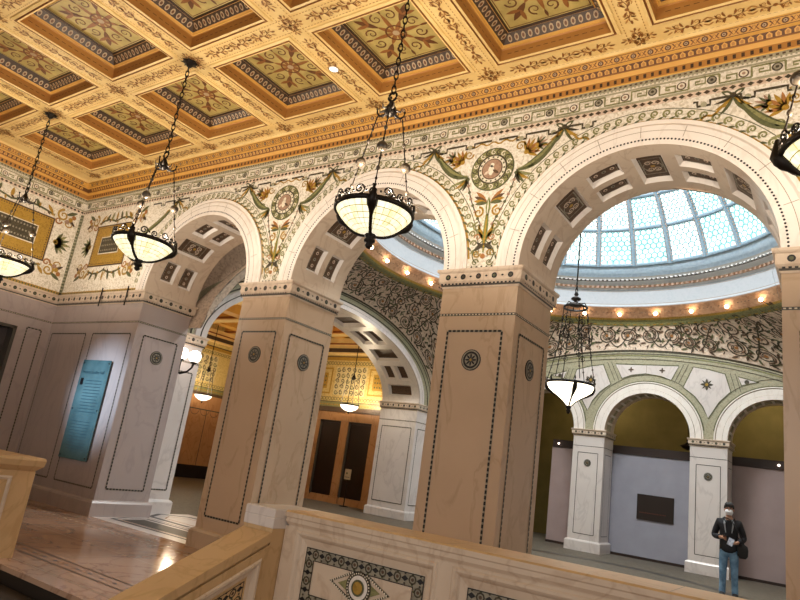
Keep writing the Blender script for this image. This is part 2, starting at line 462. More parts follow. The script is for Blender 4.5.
# plaque
def plaque():
    r = thing('glass_plaque', 'tall teal glass plaque with lines of writing mounted on the marble wall pier', 'plaque', (-8.41, -.03, .85))
    b = MB(); b.box(-8.87, -.05, .85, -7.94, -.035, 2.68, 'plaque_glass'); build('glass', b, r)
    for x in (-8.82, -7.99):
        for z in (.9, 1.75, 2.62): b = MB(); b.box(x-.012, -.058, z-.012, x+.012, 0, z+.012, 'iron'); build('standoff', b, r)
    b = MB(); d = Deco(b, plane_map('y', -.05, -1), .002)
    rnd = random.Random(3)
    for i in range(11): d.rect(-8.62+.0, 2.28-i*.058, -8.62+.0+.5+rnd.random()*.1, 2.293-i*.058, 'plaque_text')
    for i in range(10): d.rect(-8.72, 1.52-i*.055, -8.72+.55+rnd.random()*.08, 1.53-i*.055, 'plaque_text')
    d.rect(-8.80, 2.2, -8.70, 2.33, 'black_inlay')
    build('text_lines', b, r)
    cu = bpy.data.curves.new('heading', 'FONT'); cu.body = 'Preston Bradley Hall'; cu.size = .088; cu.extrude = .001
    cu.materials.append(MATS['plaque_text'])
    tmp = bpy.data.objects.new('heading_curve', cu); COL.objects.link(tmp); bpy.context.view_layer.update(); me = bpy.data.meshes.new_from_object(tmp); bpy.data.objects.remove(tmp)
    me.name = 'heading'; me.materials.clear(); me.materials.append(MATS['plaque_text'])
    o = bpy.data.objects.new('heading', me); COL.objects.link(o); o.parent = r
    o.rotation_euler = (pi/2, 0, 0); o.location = (-8.80+8.41, -.053+.03, 2.42-.85)
plaque()
for x, lab in ((-8.82, 'thin dark metal clip over the impost band, the left one above the plaque'), (-7.95, 'thin dark metal clip over the impost band, the right one above the plaque')):
    b = MB(); b.box(x-.012, -.095, 3.74, x+.012, -.08, 4.12, 'iron'); b.box(x-.012, -.095, 4.045, x+.012, .0, 4.06, 'iron')
    build('metal_clip', b, label=lab, cat='clip')

# ================================================================ arcade wall
def front_wall():
    b = MB()
    zf = ZS
    # polygon strips above arches
    xs = XL
    for xc in ARCH_X:
        ro = RA+WO-.06
        if xc-ro > xs: b.box(xs, 0, zf, xc-ro, D, ZT+.3, 'mosaic_cream')
        n = 40
        for i in range(n):
            a0, a1 = pi-pi*i/n, pi-pi*(i+1)/n
            p, q = (xc+ro*cos(a0), zf+ro*sin(a0)), (xc+ro*cos(a1), zf+ro*sin(a1))
            for y, s in ((0, 1), (D, -1)):
                P = [(p[0], y, p[1]), (q[0], y, q[1]), (q[0], y, ZT+.3), (p[0], y, ZT+.3)]
                b.face(P if s > 0 else P[::-1], 'mosaic_cream')
        xs = xc+ro
    b.box(xs, 0, zf, XR, D, ZT+.3, 'mosaic_cream')
    w = build('wall_front', b, kind='structure', label='cream mosaic arcade wall above the marble piers')
    return w
WF = front_wall()

def meander(d, u0, u1, z0, z1):
    L_ = u1-u0; n = round(L_/.31); st = L_/n; m = (z0+z1)/2
    for i in range(n):
        cx = u0+st*(i+.5); s_ = 1 if i % 2 else -1
        f = lambda a, c: (cx+a, m+s_*c)
        h = (z1-z0)/2
        d.ribbon([f(.075, -h), f(.075, h-.0), f(.245, h), f(.245, -h*.35), f(.145, -h*.35), f(.145, h*.25), f(.19, h*.25)], .024, 'mosaic_green', 1)
        d.ribbon([f(.075, -h), f(-.075, -h)], .02, 'mosaic_green', 1)
        d.disc(cx, m, .052, ('mosaic_dark', 'mosaic_brown')[i % 2], 2, 12); d.disc(cx, m, .038, ('mosaic_grey', 'mosaic_white')[i % 2], 3, 10)
        d.disc(cx, m, .018, ('mosaic_dark', 'mosaic_rose')[i % 2], 4, 8)
def frieze(d, u0, u1):
    d.rect(u0, 6.20, u1, 6.27, 'mosaic_pale_green')
    d.dashes((u0, 6.245), (u1, 6.245), .022, .06, 'mosaic_brown', .5)
    d.dashes((u0, 6.205), (u1, 6.205), .018, .045, 'mosaic_white', .6)
    d.rect(u0, 5.985, u1, 6.19, 'mosaic_pale_green', -.4)
    d.rect(u0, 6.015, u1, 6.165, 'mosaic_cream', .2)
    meander(d, u0, u1, 6.03, 6.15)
    d.rect(u0, 5.915, u1, 5.985, 'mosaic_pink')
    n = int((u1-u0)/.085)
    for i in range(n): d.diamond(u0+(i+.5)*(u1-u0)/n, 5.95, .036, .026, 'mosaic_brown' if i % 2 else 'mosaic_dark', 2)
def palmette(d, u, v, ang, s, m1='mosaic_olive', m2='mosaic_orange'):
    for k in range(-3, 4):
        d.leaf(u, v, ang+k*.38, s*(1-.07*abs(k)), s*.2, m1 if k % 2 else m2, 1)
    d.disc(u, v, s*.16, 'mosaic_gold', 2, 8)
def bow(d, u, v, s):
    for sg in (-1, 1):
        d.leaf(u, v, radians(90-sg*60), s*.13, s*.06, 'mosaic_olive', 2); d.leaf(u+sg*.03, v+.01, radians(90-sg*60), s*.06, s*.025, 'mosaic_cream', 3)
        for k, (an, ln, m) in enumerate(((12, .27, 'mosaic_olive'), (30, .24, 'mosaic_gold'), (48, .20, 'mosaic_dark'))):
            d.leaf(u, v, radians(-90+sg*an), s*ln, s*.034, m, 2, sg*.35)
        pts = [(u+sg*(.06+.30*t)*s, v-(.12+.14*t)*s+.022*s*sin(t*11)) for t in [i/12 for i in range(13)]]
        d.ribbon(pts, .026*s, 'mosaic_gold', 1)
    d.disc(u, v, .035*s, 'mosaic_dark', 3, 8)
def swag(d, p0, p1, sag, w, m='mosaic_olive'):
    pts = []
    for i in range(15):
        t = i/14; pts.append((p0[0]+(p1[0]-p0[0])*t, p0[1]+(p1[1]-p0[1])*t-sag*4*t*(1-t)))
    d.ribbon(pts, lambda t: w*sin(pi*t)+.012, m, 1)
    d.ribbon([(x, z+w*.18) for x, z in pts], lambda t: w*.35*sin(pi*t)+.003, 'mosaic_green', 2)
def wave_border(d, xc, r, a0=0, a1=pi):
    d.arc(xc, ZS, r+.012, a0, a1, .026, 'mosaic_gold', 0, 60)
    d.arc(xc, ZS, r+.15, a0, a1, .010, 'mosaic_olive', 0, 60)
    n = int(abs(a1-a0)*r/.125)
    for i in range(n):
        a = a0+(a1-a0)*(i+.5)/n
        c = (xc+(r+.092)*cos(a), ZS+(r+.092)*sin(a))
        d.spiral(c[0], c[1], .048, 1.3, a+pi, -1, .026, 'mosaic_green', 1, 12)
        d.leaf(xc+(r+.045)*cos(a+.02), ZS+(r+.045)*sin(a+.02), a+pi/2+.35, .11, .030, 'mosaic_olive', 1, .5)
def pier_ornament(d, x):
    z = 5.42; K = .86
    d.disc(x, z, .36*K, 'mosaic_olive', 1, 28); d.disc(x, z, .338*K, 'mosaic_green', 2, 28)
    for i in range(20):
        a = 2*pi*i/20; d.spiral(x+.285*K*cos(a), z+.285*K*sin(a), .04, 1.1, a, 1, .018, ('mosaic_dark', 'mosaic_white')[i % 2], 3, 8)
    d.ring(x, z, .235*K, .022, 'mosaic_dark', 3, 24); d.disc(x, z, .225*K, 'mosaic_white', 3, 20)
    for i in range(16): a = 2*pi*i/16; d.disc(x+.2*K*cos(a), z+.2*K*sin(a), .015, 'mosaic_olive', 4, 6)
    d.disc(x, z, .175*K, 'mosaic_brown', 4, 18); d.disc(x, z, .16*K, 'mosaic_rose', 5, 18)
    # seated figure, very small
    d.disc(x+.0, z+.055, .032, 'mosaic_white', 6, 8); d.leaf(x-.01, z-.09, pi/2, .15, .085, 'mosaic_white', 6); d.leaf(x+.02, z-.02, -.6, .1, .04, 'mosaic_brown', 7); d.leaf(x-.03, z-.03, pi+.5, .09, .04, 'mosaic_pink', 7)
    pts = [(x-.42+.84*i/20, z+.385+.022*sin(i*1.5)) for i in range(21)]
    d.ribbon(pts, .022, 'mosaic_gold', 1)
    for sg in (-1, 1):
        palmette(d, x+sg*.46, z+.17, pi/2-sg*.9, .22, 'mosaic_gold', 'mosaic_orange')
        palmette(d, x+sg*.60, z+.25, pi/2-sg*1.2, .15, 'mosaic_olive', 'mosaic_rose')
        d.spiral(x+sg*.37, z+.27, .07, 1.3, 0, sg, .024, 'mosaic_gold', 1); d.spiral(x+sg*.52, z-.0, .05, 1.2, 0, -sg, .02, 'mosaic_green', 1)
        swag(d, (x+sg*.34, z-.06), (x+sg*.93, z+.43), .13, .1)
        for k, (an, m) in enumerate(((.95, 'mosaic_green'), (.62, 'mosaic_gold'), (.3, 'mosaic_olive'), (.05, 'mosaic_dark'))):
            d.leaf(x+sg*.345, z-.07, -pi/2+sg*an, .26-.02*k, .042, m, 1, sg*.3)
        bow(d, x+sg*.94, z+.43, 1.0)
        pts = [(x+sg*(.34-.26*t**1.5), z-.10-.68*t) for t in [i/14 for i in range(15)]]
        d.ribbon(pts, .014, 'mosaic_dark', 1)
        for i in range(0, 15, 2): d.disc(pts[i][0], pts[i][1], .024, ('mosaic_rose', 'mosaic_olive')[i % 4 == 0], 2, 6)
        for k in range(4): d.leaf(x+sg*.03, z-.48, pi/2-sg*(.55+.28*k), .24-.025*k, .055, ('mosaic_orange', 'mosaic_brown', 'mosaic_gold', 'mosaic_olive')[k], 1+.3*k, -sg*.2)
        d.spiral(x+sg*.13, z-.60, .075, 1.4, pi/2, sg, .03, 'mosaic_gold', 2); d.spiral(x+sg*.12, z-.80, .065, 1.3, pi/2, -sg, .028, 'mosaic_green', 2)
        d.leaf(x, z-1.02, pi/2+sg*.45, .26, .055, 'mosaic_gold', 2); d.leaf(x, z-.98, pi/2+sg*.8, .2, .045, 'mosaic_green', 2); d.leaf(x, z-1.10, pi/2-sg*.9, .14, .04, 'mosaic_dark', 2)
        d.spiral(x+sg*.10, z-.95, .05, 1.2, pi, sg, .02, 'mosaic_orange', 3)
        d.spiral(x+sg*.09, z-1.17, .055, 1.3, 0, sg, .022, 'mosaic_gold', 2)
        d.spiral(x+sg*.1, z-1.29, .05, 1.3, 0, -sg, .02, 'mosaic_green', 2)
        d.ribbon([(x+sg*(.02+.13*sin(t*2.6)), z-1.0-.3*t) for t in [i/10 for i in range(11)]], .014, 'mosaic_olive', 2)
    d.leaf(x, z-1.16, pi/2, .62, .06, 'mosaic_leaf', 3); d.leaf(x, z-.66, pi/2, .26, .06, 'mosaic_leaf', 3); d.leaf(x, z-1.14, pi/2, .5, .026, 'mosaic_gold', 4); d.leaf(x, z-.64, pi/2, .2, .02, 'mosaic_white', 4)
    for k in (-1, 1): d.leaf(x, z-1.04, pi/2+k*2.2, .15, .05, 'mosaic_dark', 4)
    d.disc(x, z-1.21, .035, 'mosaic_orange', 3, 8)
    for k in range(-2, 3): d.disc(x+k*.07, z-1.35, .015, 'mosaic_dark', 2, 6)
    d.rect(x-.2, ZS, x+.2, ZS+.02, 'mosaic_olive', 1)
def arch_ornament(d, x, x0, x1):
    # black stepped ribbon under the frieze
    z = 5.845
    pts = []
    n = int((x1-x0)/.21)
    for i in range(n):
        a = x0+i*(x1-x0)/n; st = (x1-x0)/n
        if abs(a+st/2-x) < .6: continue
        low = i % 2
        if low: d.ribbon([(a, z), (a+st*.2, z), (a+st*.2, z-.06), (a+st*.8, z-.06), (a+st*.8, z), (a+st, z)], .03, 'mosaic_dark', 1); d.disc(a+st*.5, z-.045, .035, 'mosaic_pale_green', 2, 8)
        else: d.ribbon([(a, z), (a+st, z)], .03, 'mosaic_dark', 1)
def front_mosaic():
    b = MB(); d = Deco(b, plane_map('y', 0, -1), .0025)
    frieze(d, XL, XR)
    piers = [ -WP/2+PITCH*k for k in (-1, 0, 1, 2)]
    for x in piers: pier_ornament(d, x)
    for xc in ARCH_X:
        wave_border(d, xc, RA+WO, .09, pi-.09)
        arch_ornament(d, xc, xc-PITCH/2+.05, xc+PITCH/2-.05)
    # left of arch 1: framed gold tablet
    gold_tablet(d, -9.74, 4.66, -8.55, 5.52, .26)
    # half ornament between tablet and arch
    swag(d, (-8.25, 5.2), (-7.15, 5.85), .12, .09); bow(d, -7.15, 5.85, 1.0)
    d.rect(XL, ZS, X1-.3, ZS+.07, 'mosaic_gold', 1); d.dashes((XL, ZS+.035), (X1-.3, ZS+.035), .03, .06, 'mosaic_olive', .5, 3)
    d.rect(XL, ZS, XL+.05, 5.9, 'mosaic_pale_green', 1); d.dashes((XL+.03, ZS), (XL+.03, 5.9), .03, .07, 'mosaic_olive', .5, 3)
    # scattered sprays round the tablet
    spray(d, -9.74, 4.66, -8.55, 5.52)
    build('mosaic', b, WF)
def gold_tablet(d, u0, v0, u1, v1, t):
    d.rect(u0-.03, v0-.03, u1+.03, v1+.03, 'mosaic_brown', 2)
    d.rect(u0, v0, u1, v1, 'mosaic_gold', 3); d.dashes((u0+.03, v0+.03), (u1-.03, v0+.03), .02, .05, 'mosaic_brown', .5, 4); d.dashes((u0+.03, v1-.03), (u1-.03, v1-.03), .02, .05, 'mosaic_brown', .5, 4)
    d.dashes((u0+.03, v0+.03), (u0+.03, v1-.03), .02, .05, 'mosaic_brown', .5, 4); d.dashes((u1-.03, v0+.03), (u1-.03, v1-.03), .02, .05, 'mosaic_brown', .5, 4)
    d.rect(u0+t-.02, v0+t-.02, u1-t+.02, v1-t+.02, 'mosaic_white', 5); d.rect(u0+t, v0+t, u1-t, v1-t, 'mosaic_dark', 6)
    n = 3
    for i in range(n):
        z = v0+t+.06+i*(v1-v0-2*t-.12)/(n-1) if n > 1 else 0
        d.dashes((u0+t+.04, z), (u1-t-.04, z), .035, .06, 'mosaic_grey', .5, 7)
def spray(d, u0, v0, u1, v1):
    m = (u0+u1)/2; rr = random.Random(11)
    for (cx, cy, a) in ((u0-.16, (v0+v1)/2, pi), (u1+.16, (v0+v1)/2, 0)):
        palmette(d, cx, cy, a, .33, 'mosaic_olive', 'mosaic_green'); palmette(d, cx, cy, a, .2, 'mosaic_orange', 'mosaic_gold')
    for sx, cx in ((-1, u0), (1, u1)):
        for sy, cy in ((-1, v0), (1, v1)):
            d.spiral(cx+sx*.17, cy+sy*.16, .13, 1.4, pi/2, sx*sy, .05, 'mosaic_gold', 1)
            d.spiral(cx+sx*.1, cy+sy*.02, .08, 1.2, pi, -sx*sy, .04, 'mosaic_orange', 1)
            d.leaf(cx+sx*.24, cy+sy*.2, (0 if sx > 0 else pi)+sx*sy*.5, .24, .075, 'mosaic_olive', 1)
            d.spiral(cx+sx*.34, cy+sy*.02, .09, 1.2, 0, sx*sy, .03, 'mosaic_gold', 1); d.leaf(cx+sx*.30, cy+sy*.12, (0 if sx > 0 else pi)-sx*sy*.6, .2, .06, 'mosaic_brown', 1)
            for k in range(3): d.disc(cx+sx*(.28+.06*k), cy+sy*(.05+.07*k), .05, ('mosaic_rose', 'mosaic_gold', 'mosaic_orange')[k], 2, 8)
    for s, vv in ((-1, v0-.14), (1, v1+.12)):
        for k in range(7):
            x = u0+.05+(u1-u0-.1)*k/6
            d.leaf(x, vv, s*pi/2+(k-3)*.25, .2, .07, ('mosaic_gold', 'mosaic_olive', 'mosaic_green')[k % 3], 1)
        pts = [(u0+(u1-u0)*i/32, vv-s*.03+s*.07*abs(sin(i*pi/16))) for i in range(33)]
        d.ribbon(pts, .04, 'mosaic_olive', 1)
        for i in range(0, 33, 3): d.leaf(pts[i][0], pts[i][1], i*1.3, .09, .04, ('mosaic_gold', 'mosaic_brown')[i % 2], 2)
front_mosaic()

# arches (archivolt + coffered soffit)
def soffit(b, cells, fpt, u0, u1, nang, mt, ypan=None):
    pass
def arch(label, xc, y0=-.05, y1=D+.05, visible=True):
    r = thing('coffered_arch', label, 'arch', (xc, (y0+y1)/2, ZS))
    b = MB(); n = 60
    for y, s in ((y0, 1), (y1, -1)):
        rr = [(RA, 0), (RA+WO-.08, 0), (RA+WO-.05, .02*s), (RA+WO, .02*s), (RA+WO, (.06)*s)]
        rows = [[(xc+q*cos(pi*i/n), y+o, ZS+q*sin(pi*i/n)) for i in range(n+1)] for q, o in rr]
        b.grid(rows if s < 0 else [x[::-1] for x in rows], 'marble_cream', smooth=False)
    build('archivolt', b, r)
    # soffit grid with recessed coffers
    b = MB()
    pan = []
    sq = [(90, 7.2), (134.5, 7.4), (45.5, 7.4), ]
    pr = [(112, 8.6), (68, 8.6), (160, 8.8), (20, 8.8)]
    cells = []
    for a, h in sq: cells.append((a-h, a+h, .21, .89, 1))
    for a, h in pr:
        cells.append((a-h, a+h, .20, .49, 0)); cells.append((a-h, a+h, .61, .90, 0))
    A = sorted(set([0, 180]+[c[0] for c in cells]+[c[1] for c in cells])); Y = sorted({y0, .20, .21, .49, .61, .89, .90, y1})
    P = lambda a, y, rr=RA: (xc+rr*cos(radians(a)), y, ZS+rr*sin(radians(a)))
    for i in range(len(A)-1):
        sub = max(1, int((A[i+1]-A[i])/3))
        for j in range(len(Y)-1):
            ma, my = (A[i]+A[i+1])/2, (Y[j]+Y[j+1])/2
            if any(c[0] < ma < c[1] and c[2] < my < c[3] for c in cells): continue
            for k in range(sub):
                a, e = A[i]+(A[i+1]-A[i])*k/sub, A[i]+(A[i+1]-A[i])*(k+1)/sub
                b.face([P(a, Y[j]), P(e, Y[j]), P(e, Y[j+1]), P(a, Y[j+1])], 'marble_pink')
    for c in cells:
        dp = .055; i0 = 1.5; iy = .04
        ao, co = c[0], c[1]; ai, ci = c[0]+i0, c[1]-i0; yo, ye = c[2], c[3]; yi, yj = c[2]+iy, c[3]-iy
        R2 = RA+dp
        for k in range(4):
            t0, t1 = k/4, (k+1)/4
            b.face([P(ao+(co-ao)*t0, yo), P(ao+(co-ao)*t1, yo), P(ai+(ci-ai)*t1, yi, R2), P(ai+(ci-ai)*t0, yi, R2)], 'marble_cream')
            b.face([P(ao+(co-ao)*t0, ye), P(ao+(co-ao)*t1, ye), P(ai+(ci-ai)*t1, yj, R2), P(ai+(ci-ai)*t0, yj, R2)], 'marble_cream')
        b.face([P(ao, yo), P(ao, ye), P(ai, yj, R2), P(ai, yi, R2)], 'marble_cream')
        b.face([P(co, yo), P(co, ye), P(ci, yj, R2), P(ci, yi, R2)], 'marble_cream')
        pan.append((ai, ci, yi, yj, c[4], R2))
    build('soffit', b, r)
    for ai, ci, yi, yj, k, R2 in pan:
        b = MB(); mp = lambda u, v, o: (xc+(R2-o)*cos(u/R2), v, ZS+(R2-o)*sin(u/R2))
        u0, u1 = radians(ai)*R2, radians(ci)*R2
        d = Deco(b, mp, .0); d.rect(u0, yi, u1, yj, 'mosaic_brown', 0, 4)
        d.o0 = .003; cu, cv = (u0+u1)/2, (yi+yj)/2
        if k:
            w = (u1-u0)/2-.02
            d.ribbon([(cu-w, cv-w*1.6), (cu+w, cv-w*1.6), (cu+w, cv+w*1.6), (cu-w, cv+w*1.6)], .02, 'mosaic_grey', 0, True)
            for q in range(4): d.spiral(cu+w*.45*cos(q*pi/2+.8), cv+w*.9*sin(q*pi/2+.8), w*.42, 1.4, q, 1, .018, 'mosaic_pink', 1)
            d.disc(cu, cv, .03, 'mosaic_gold', 2, 8); d.ring(cu, cv, w*.9, .014, 'mosaic_grey', 2, 16)
        else:
            d.ribbon([(u0+.02, yi+.015), (u1-.02, yi+.015), (u1-.02, yj-.015), (u0+.02, yj-.015)], .01, 'mosaic_grey', 0, True)
            for q in (-1, 0, 1):
                d.disc(cu+q*(u1-u0)*.3, cv, .03, 'mosaic_pink' if q else 'mosaic_grey', 1, 8); d.disc(cu+q*(u1-u0)*.3, cv, .015, 'mosaic_dark', 2, 6)
        build('coffer_panel', b, r)
    b = MB(); d = Deco(b, plane_map('y', y0, -1), .003)
    nb = 112
    for i in range(nb):
        a = pi*(i+.5)/nb; q = RA+.065
        d.disc(xc+q*cos(a), ZS+q*sin(a), .0125, 'black_inlay', 0, 6)
    d.arc(xc, ZS, RA+.17, 0, pi, .006, 'joint', 0, 60)
    for k in range(1, 10):
        a = pi*k/10; d.ribbon([(xc+q*cos(a), ZS+q*sin(a)) for q in (RA+.1, RA+.235)], .006, 'joint', 0)
    build('bead_line', b, r)
    return r
arch('leftmost cream marble arch beside the wall pier, steeply foreshortened', ARCH_X[0])
arch('second cream marble arch from the left, behind the largest chandelier', ARCH_X[1])
arch('widest cream marble arch framing the glass dome and rotunda chandelier', ARCH_X[2])
arch('cream marble arch past the right edge of the photo', ARCH_X[3])

# ================================================================ left wall of the hall
def left_wall():
    b = MB(); x = XL; T = .4
    dy0, dy1, dz = -2.5, -.66, 3.2
    b.box(x-T, dy1, 0, x, 0, ZC, 'marble_dimmed'); b.box(x-T, dy0, dz, x, dy1, ZC, 'marble_dimmed'); b.box(x-T, -11, 0, x, dy0, ZC, 'marble_dimmed')
    b.box(x-T, -11, ZC, x, 0, ZS, 'marble_dimmed')
    b.box(x-T, -11, ZS, x, 0, ZT+.3, 'mosaic_cream')
    w = build('wall_left', b, kind='structure', label='left wall with marble lower part and cream mosaic above')
    b = MB()
    rows = [[(x+o, y, ZC+h) for y in (-11, -o)] for o, h in CAPPROF]
    b.grid(rows, 'marble_pink', smooth=False, mfun=lambda i, j: 'grey_inlay' if i == 2 else 'marble_pink')
    b.face([(x, -11, ZS), (x+.075, -11, ZS), (x+.075, -.075, ZS), (x, 0, ZS)], 'marble_pink')
    d = Deco(b, plane_map('x', x+.05, 1), .003)
    for i in range(45):
        y = -.14-i*.2; d.disc(y, ZC+.132, .037, 'black_inlay', 0, 12); d.disc(y, ZC+.132, .02, 'mosaic_olive', 1, 8); d.diamond(y-.1, ZC+.132, .022, .014, 'black_inlay')
    build('impost_band', b, w)
    b = MB(); rows = [[(x+o, y, z) for y in (dy1, -.06)] for o, z in ((.06, 0), (.06, .22), (.04, .25), (0, .27))]
    b.grid(rows, 'marble_dimmed', smooth=False)
    rows = [[(x+o, y, z) for y in (-11, dy0)] for o, z in ((.06, 0), (.06, .22), (.04, .25), (0, .27))]
    b.grid(rows, 'marble_dimmed', smooth=False)
    build('baseboard_left', b, kind='structure')
    b = MB(); mp = plane_map('x', x, 1)
    face_inlay(b, mp, -.47, -.18, 3.23, .44, 0, True, 3.44, lu0=-11, lu1=0)
    d = Deco(b, mp, .003)
    face_inlay(b, mp, -4.1, -2.8, 3.23, .44, 0, False)
    face_inlay(b, mp, -5.6, -4.3, 3.23, .44, 0, False)
    build('inlay_border', b, w)
    b = MB(); d = Deco(b, lambda u, v, o: (x+o, -u, v), .0025)
    frieze(d, 0, 11)
    gold_tablet(d, .58, 4.66, 2.4, 5.57, .27); spray(d, .58, 4.66, 2.4, 5.57)
    gold_tablet(d, 4.3, 4.66, 6.1, 5.57, .27); spray(d, 4.3, 4.66, 6.1, 5.57)
    d.rect(0, ZS, 11, ZS+.07, 'mosaic_gold', 1); d.dashes((0, ZS+.035), (11, ZS+.035), .03, .06, 'mosaic_olive', .5, 3)
    d.rect(0, ZS, .05, 5.9, 'mosaic_pale_green', 1); d.dashes((.03, ZS), (.03, 5.9), .03, .07, 'mosaic_olive', .5, 3)
    build('mosaic', b, w)
    # doorway with dark door
    b = MB(); b.box(x-.3, dy0+.06, 0, x-.24, dy1-.06, dz-.06, 'door_grey')
    dr = build('door_1', b, kind='structure', label='dark grey door in the left wall')
    b = MB()
    for a, c in ((dy0, dy0+.06), (dy1-.06, dy1)): b.box(x-.32, a, 0, x+.015, c, dz, 'grey_inlay')
    b.box(x-.32, dy0, dz-.06, x+.015, dy1, dz, 'grey_inlay'); build('door_frame', b, dr)
    b = MB(); b.ball((x-.2, dy0+.2, 1.05), .03, 'bronze'); b.tube([(x-.24, dy0+.2, 1.05), (x-.2, dy0+.2, 1.05)], .01, 'bronze'); build('door_handle', b, dr)
left_wall()

# ================================================================ ceiling
CP = PITCH/2
GX = [-WP/2-CP*k for k in range(-4, 6)]     # beam centres in x : 6.97 ... -9.88
GY = [-2.2+CP*k for k in (1, 0, -1, -2, -3, -4)]
def hall_ceiling():
    b = MB(); hb = .70
    xs = sorted(GX); ys = sorted(GY)
    # beam plane: strips
    x_lo, x_hi, y_lo, y_hi = xs[0]-.68, xs[-1]+2.5, ys[0]-.8, 0
    cxs = [(xs[i]+xs[i+1])/2 for i in range(len(xs)-1)]; cys = [(ys[i]+ys[i+1])/2 for i in range(len(ys)-1)]
    def q(a, c, e, f): b.face([(a, c, ZB), (a, f, ZB), (e, f, ZB), (e, c, ZB)], 'ceil_pale')
    yb = [y_lo]+sum([[c-hb, c+hb] for c in cys], [])+[y_hi]
    for k in range(0, len(yb), 2): q(x_lo, yb[k], x_hi, yb[k+1])
    xb = [x_lo]+sum([[c-hb, c+hb] for c in cxs], [])+[x_hi]
    for cy in cys:
        for k in range(0, len(xb), 2): q(xb[k], cy-hb, xb[k+1], cy+hb)
    b.box(x_lo, y_lo, 7.2, x_hi, D, 7.25, 'ceil_gold')
    ce = build('ceiling', b, kind='structure', label='golden coffered ceiling of the stair hall')
    # coffer prototype
    first = None
    for cx in cxs:
        for cy in cys:
            if first is None:
                c0 = bpy.data.objects.new('coffer', None); COL.objects.link(c0); c0.parent = ce; c0.location = (cx, cy, ZB)
                first = c0
                b = MB()
                def loop(prof, mts):
                    rows = [[(cx-o, cy-o, ZB+h), (cx+o, cy-o, ZB+h), (cx+o, cy+o, ZB+h), (cx-o, cy+o, ZB+h)] for o, h in prof]
                    b.grid(rows, 'ceil_gold', closed_u=True, smooth=False, mfun=lambda i, j: mts[i])
                loop([(.785, .0), (.78, -.02), (.745, -.03), (.735, -.012), (.72, -.03), (.695, -.02), (.69, .13), (.675, .14), (.66, .14), (.65, .16), (.64, .165), (.545, .25), (.535, .245), (.52, .275), (.50, .28)],
                     ['ceil_pale', 'ceil_pale', 'scroll_dark', 'scroll_dark', 'ceil_pale', 'coffer_wall', 'coffer_wall', 'ceil_gold', 'ceil_gold', 'ceil_gold', 'ceil_dark', 'ceil_gold', 'ceil_dark', 'ceil_green'])
                # dashes on the brown step and eggs on the dark band
                for s in range(4):
                    M = Matrix.Rotation(s*pi/2, 4, 'Z')
                    def T(p): 
                        w = M @ Vector(p); return (cx+w.x, cy+w.y, ZB+w.z)
                    for i in range(13):
                        t = -.62+1.24*(i+.5)/13
                        if abs(t) < .6: b.face([T((t-.028, -.692, .06)), T((t+.028, -.692, .06)), T((t+.028, -.692, .10)), T((t-.028, -.692, .10))], 'ceil_brown')
                    for i in range(13):
                        t = -.58+1.16*(i+.5)/13
                        e0 = (-.632, .174); e1 = (-.556, .242)
                        pts = []
                        for k in range(8):
                            a = 2*pi*k/8; v = .5+.46*sin(a)
                            pts.append(T((t+.03*cos(a), e0[0]+(e1[0]-e0[0])*v, e0[1]+(e1[1]-e0[1])*v-.004)))
                        b.face(pts, 'ceil_ivory')
                        pts2 = [(p[0], p[1], p[2]-.003) for p in pts]
                        c = Vector((sum(p[0] for p in pts2)/8, sum(p[1] for p in pts2)/8, sum(p[2] for p in pts2)/8))
                        b.face([tuple(c+(Vector(p)-c)*.55) for p in pts2], 'ceil_brown')
                build('coffer_frame', b, c0)
                b = MB()
                b.face([(cx-.55, cy-.55, ZB+.279), (cx-.55, cy+.55, ZB+.279), (cx+.55, cy+.55, ZB+.279), (cx+.55, cy-.55, ZB+.279)], 'ceil_green')
                d = Deco(b, lambda u, v, o: (cx+u*1.22, cy+v*1.22, ZB+.279-o), .002)
                for k in range(8):
                    a = k*pi/4
                    d.leaf(0, 0, a, .2 if k % 2 else .3, .05, 'scroll_dark', 1)
                    if k % 2:
                        d.leaf(.2*cos(a), .2*sin(a), a, .26, .07, 'ceil_brown', 1)
                        for s in (-1, 1): d.leaf(.3*cos(a), .3*sin(a), a+s*.8, .15, .045, 'scroll_dark', 2)
                    else:
                        for s in (-1, 1): d.spiral(.27*cos(a+s*.32), .27*sin(a+s*.32), .07, 1.2, a, s, .02, 'ceil_brown', 1)
                        d.leaf(.3*cos(a), .3*sin(a), a, .1, .03, 'ceil_brown', 1)
                d.ring(0, 0, .11, .02, 'ceil_brown', 2, 16); d.disc(0, 0, .04, 'ceil_ivory', 3, 8)
                d.ribbon([(-.41, -.41), (.41, -.41), (.41, .41), (-.41, .41)], .015, 'ceil_brown', 1, True)
                build('painted_panel', b, c0)
            else:
                copy_tree(first, ce, (cx, cy, ZB))
    # painted arabesques on beams
    b = MB(); d = Deco(b, plane_map('z', ZB, -1), .003)
    def motif(u, v, horiz, s=1):
        f = (lambda a, c: (u+a, v+c)) if horiz else (lambda a, c: (u+c, v+a))
        g = (lambda a: a) if horiz else (lambda a: pi/2-a)
        for sg in (-1, 1):
            A = 0 if sg > 0 else pi
            d.ribbon([f(sg*t*.21*s, .018*sin(t*6)*s) for t in [i/8 for i in range(9)]], .010, 'scroll_dark', 1)
            for k in (-1, 1):
                p = f(sg*.04*s, k*.01); d.leaf(*p, g(A+sg*k*.9), .085*s, .026, 'scroll_dark', 1, sg*k*.4)
                p = f(sg*.10*s, k*.045*s); d.spiral(*p, .036*s, 1.2, 1, sg*k, .013, 'scroll_light', 1, 9)
                p = f(sg*.16*s, k*.03*s); d.leaf(*p, g(A+sg*k*.6), .07*s, .022, 'scroll_light', 1)
                p = f(sg*.12*s, k*.01*s); d.leaf(*p, g(A+sg*k*1.2), .06*s, .018, 'scroll_dark', 1)
            p = f(sg*.19*s, 0); d.leaf(*p, g(A), .06*s, .028, 'scroll_dark', 1)
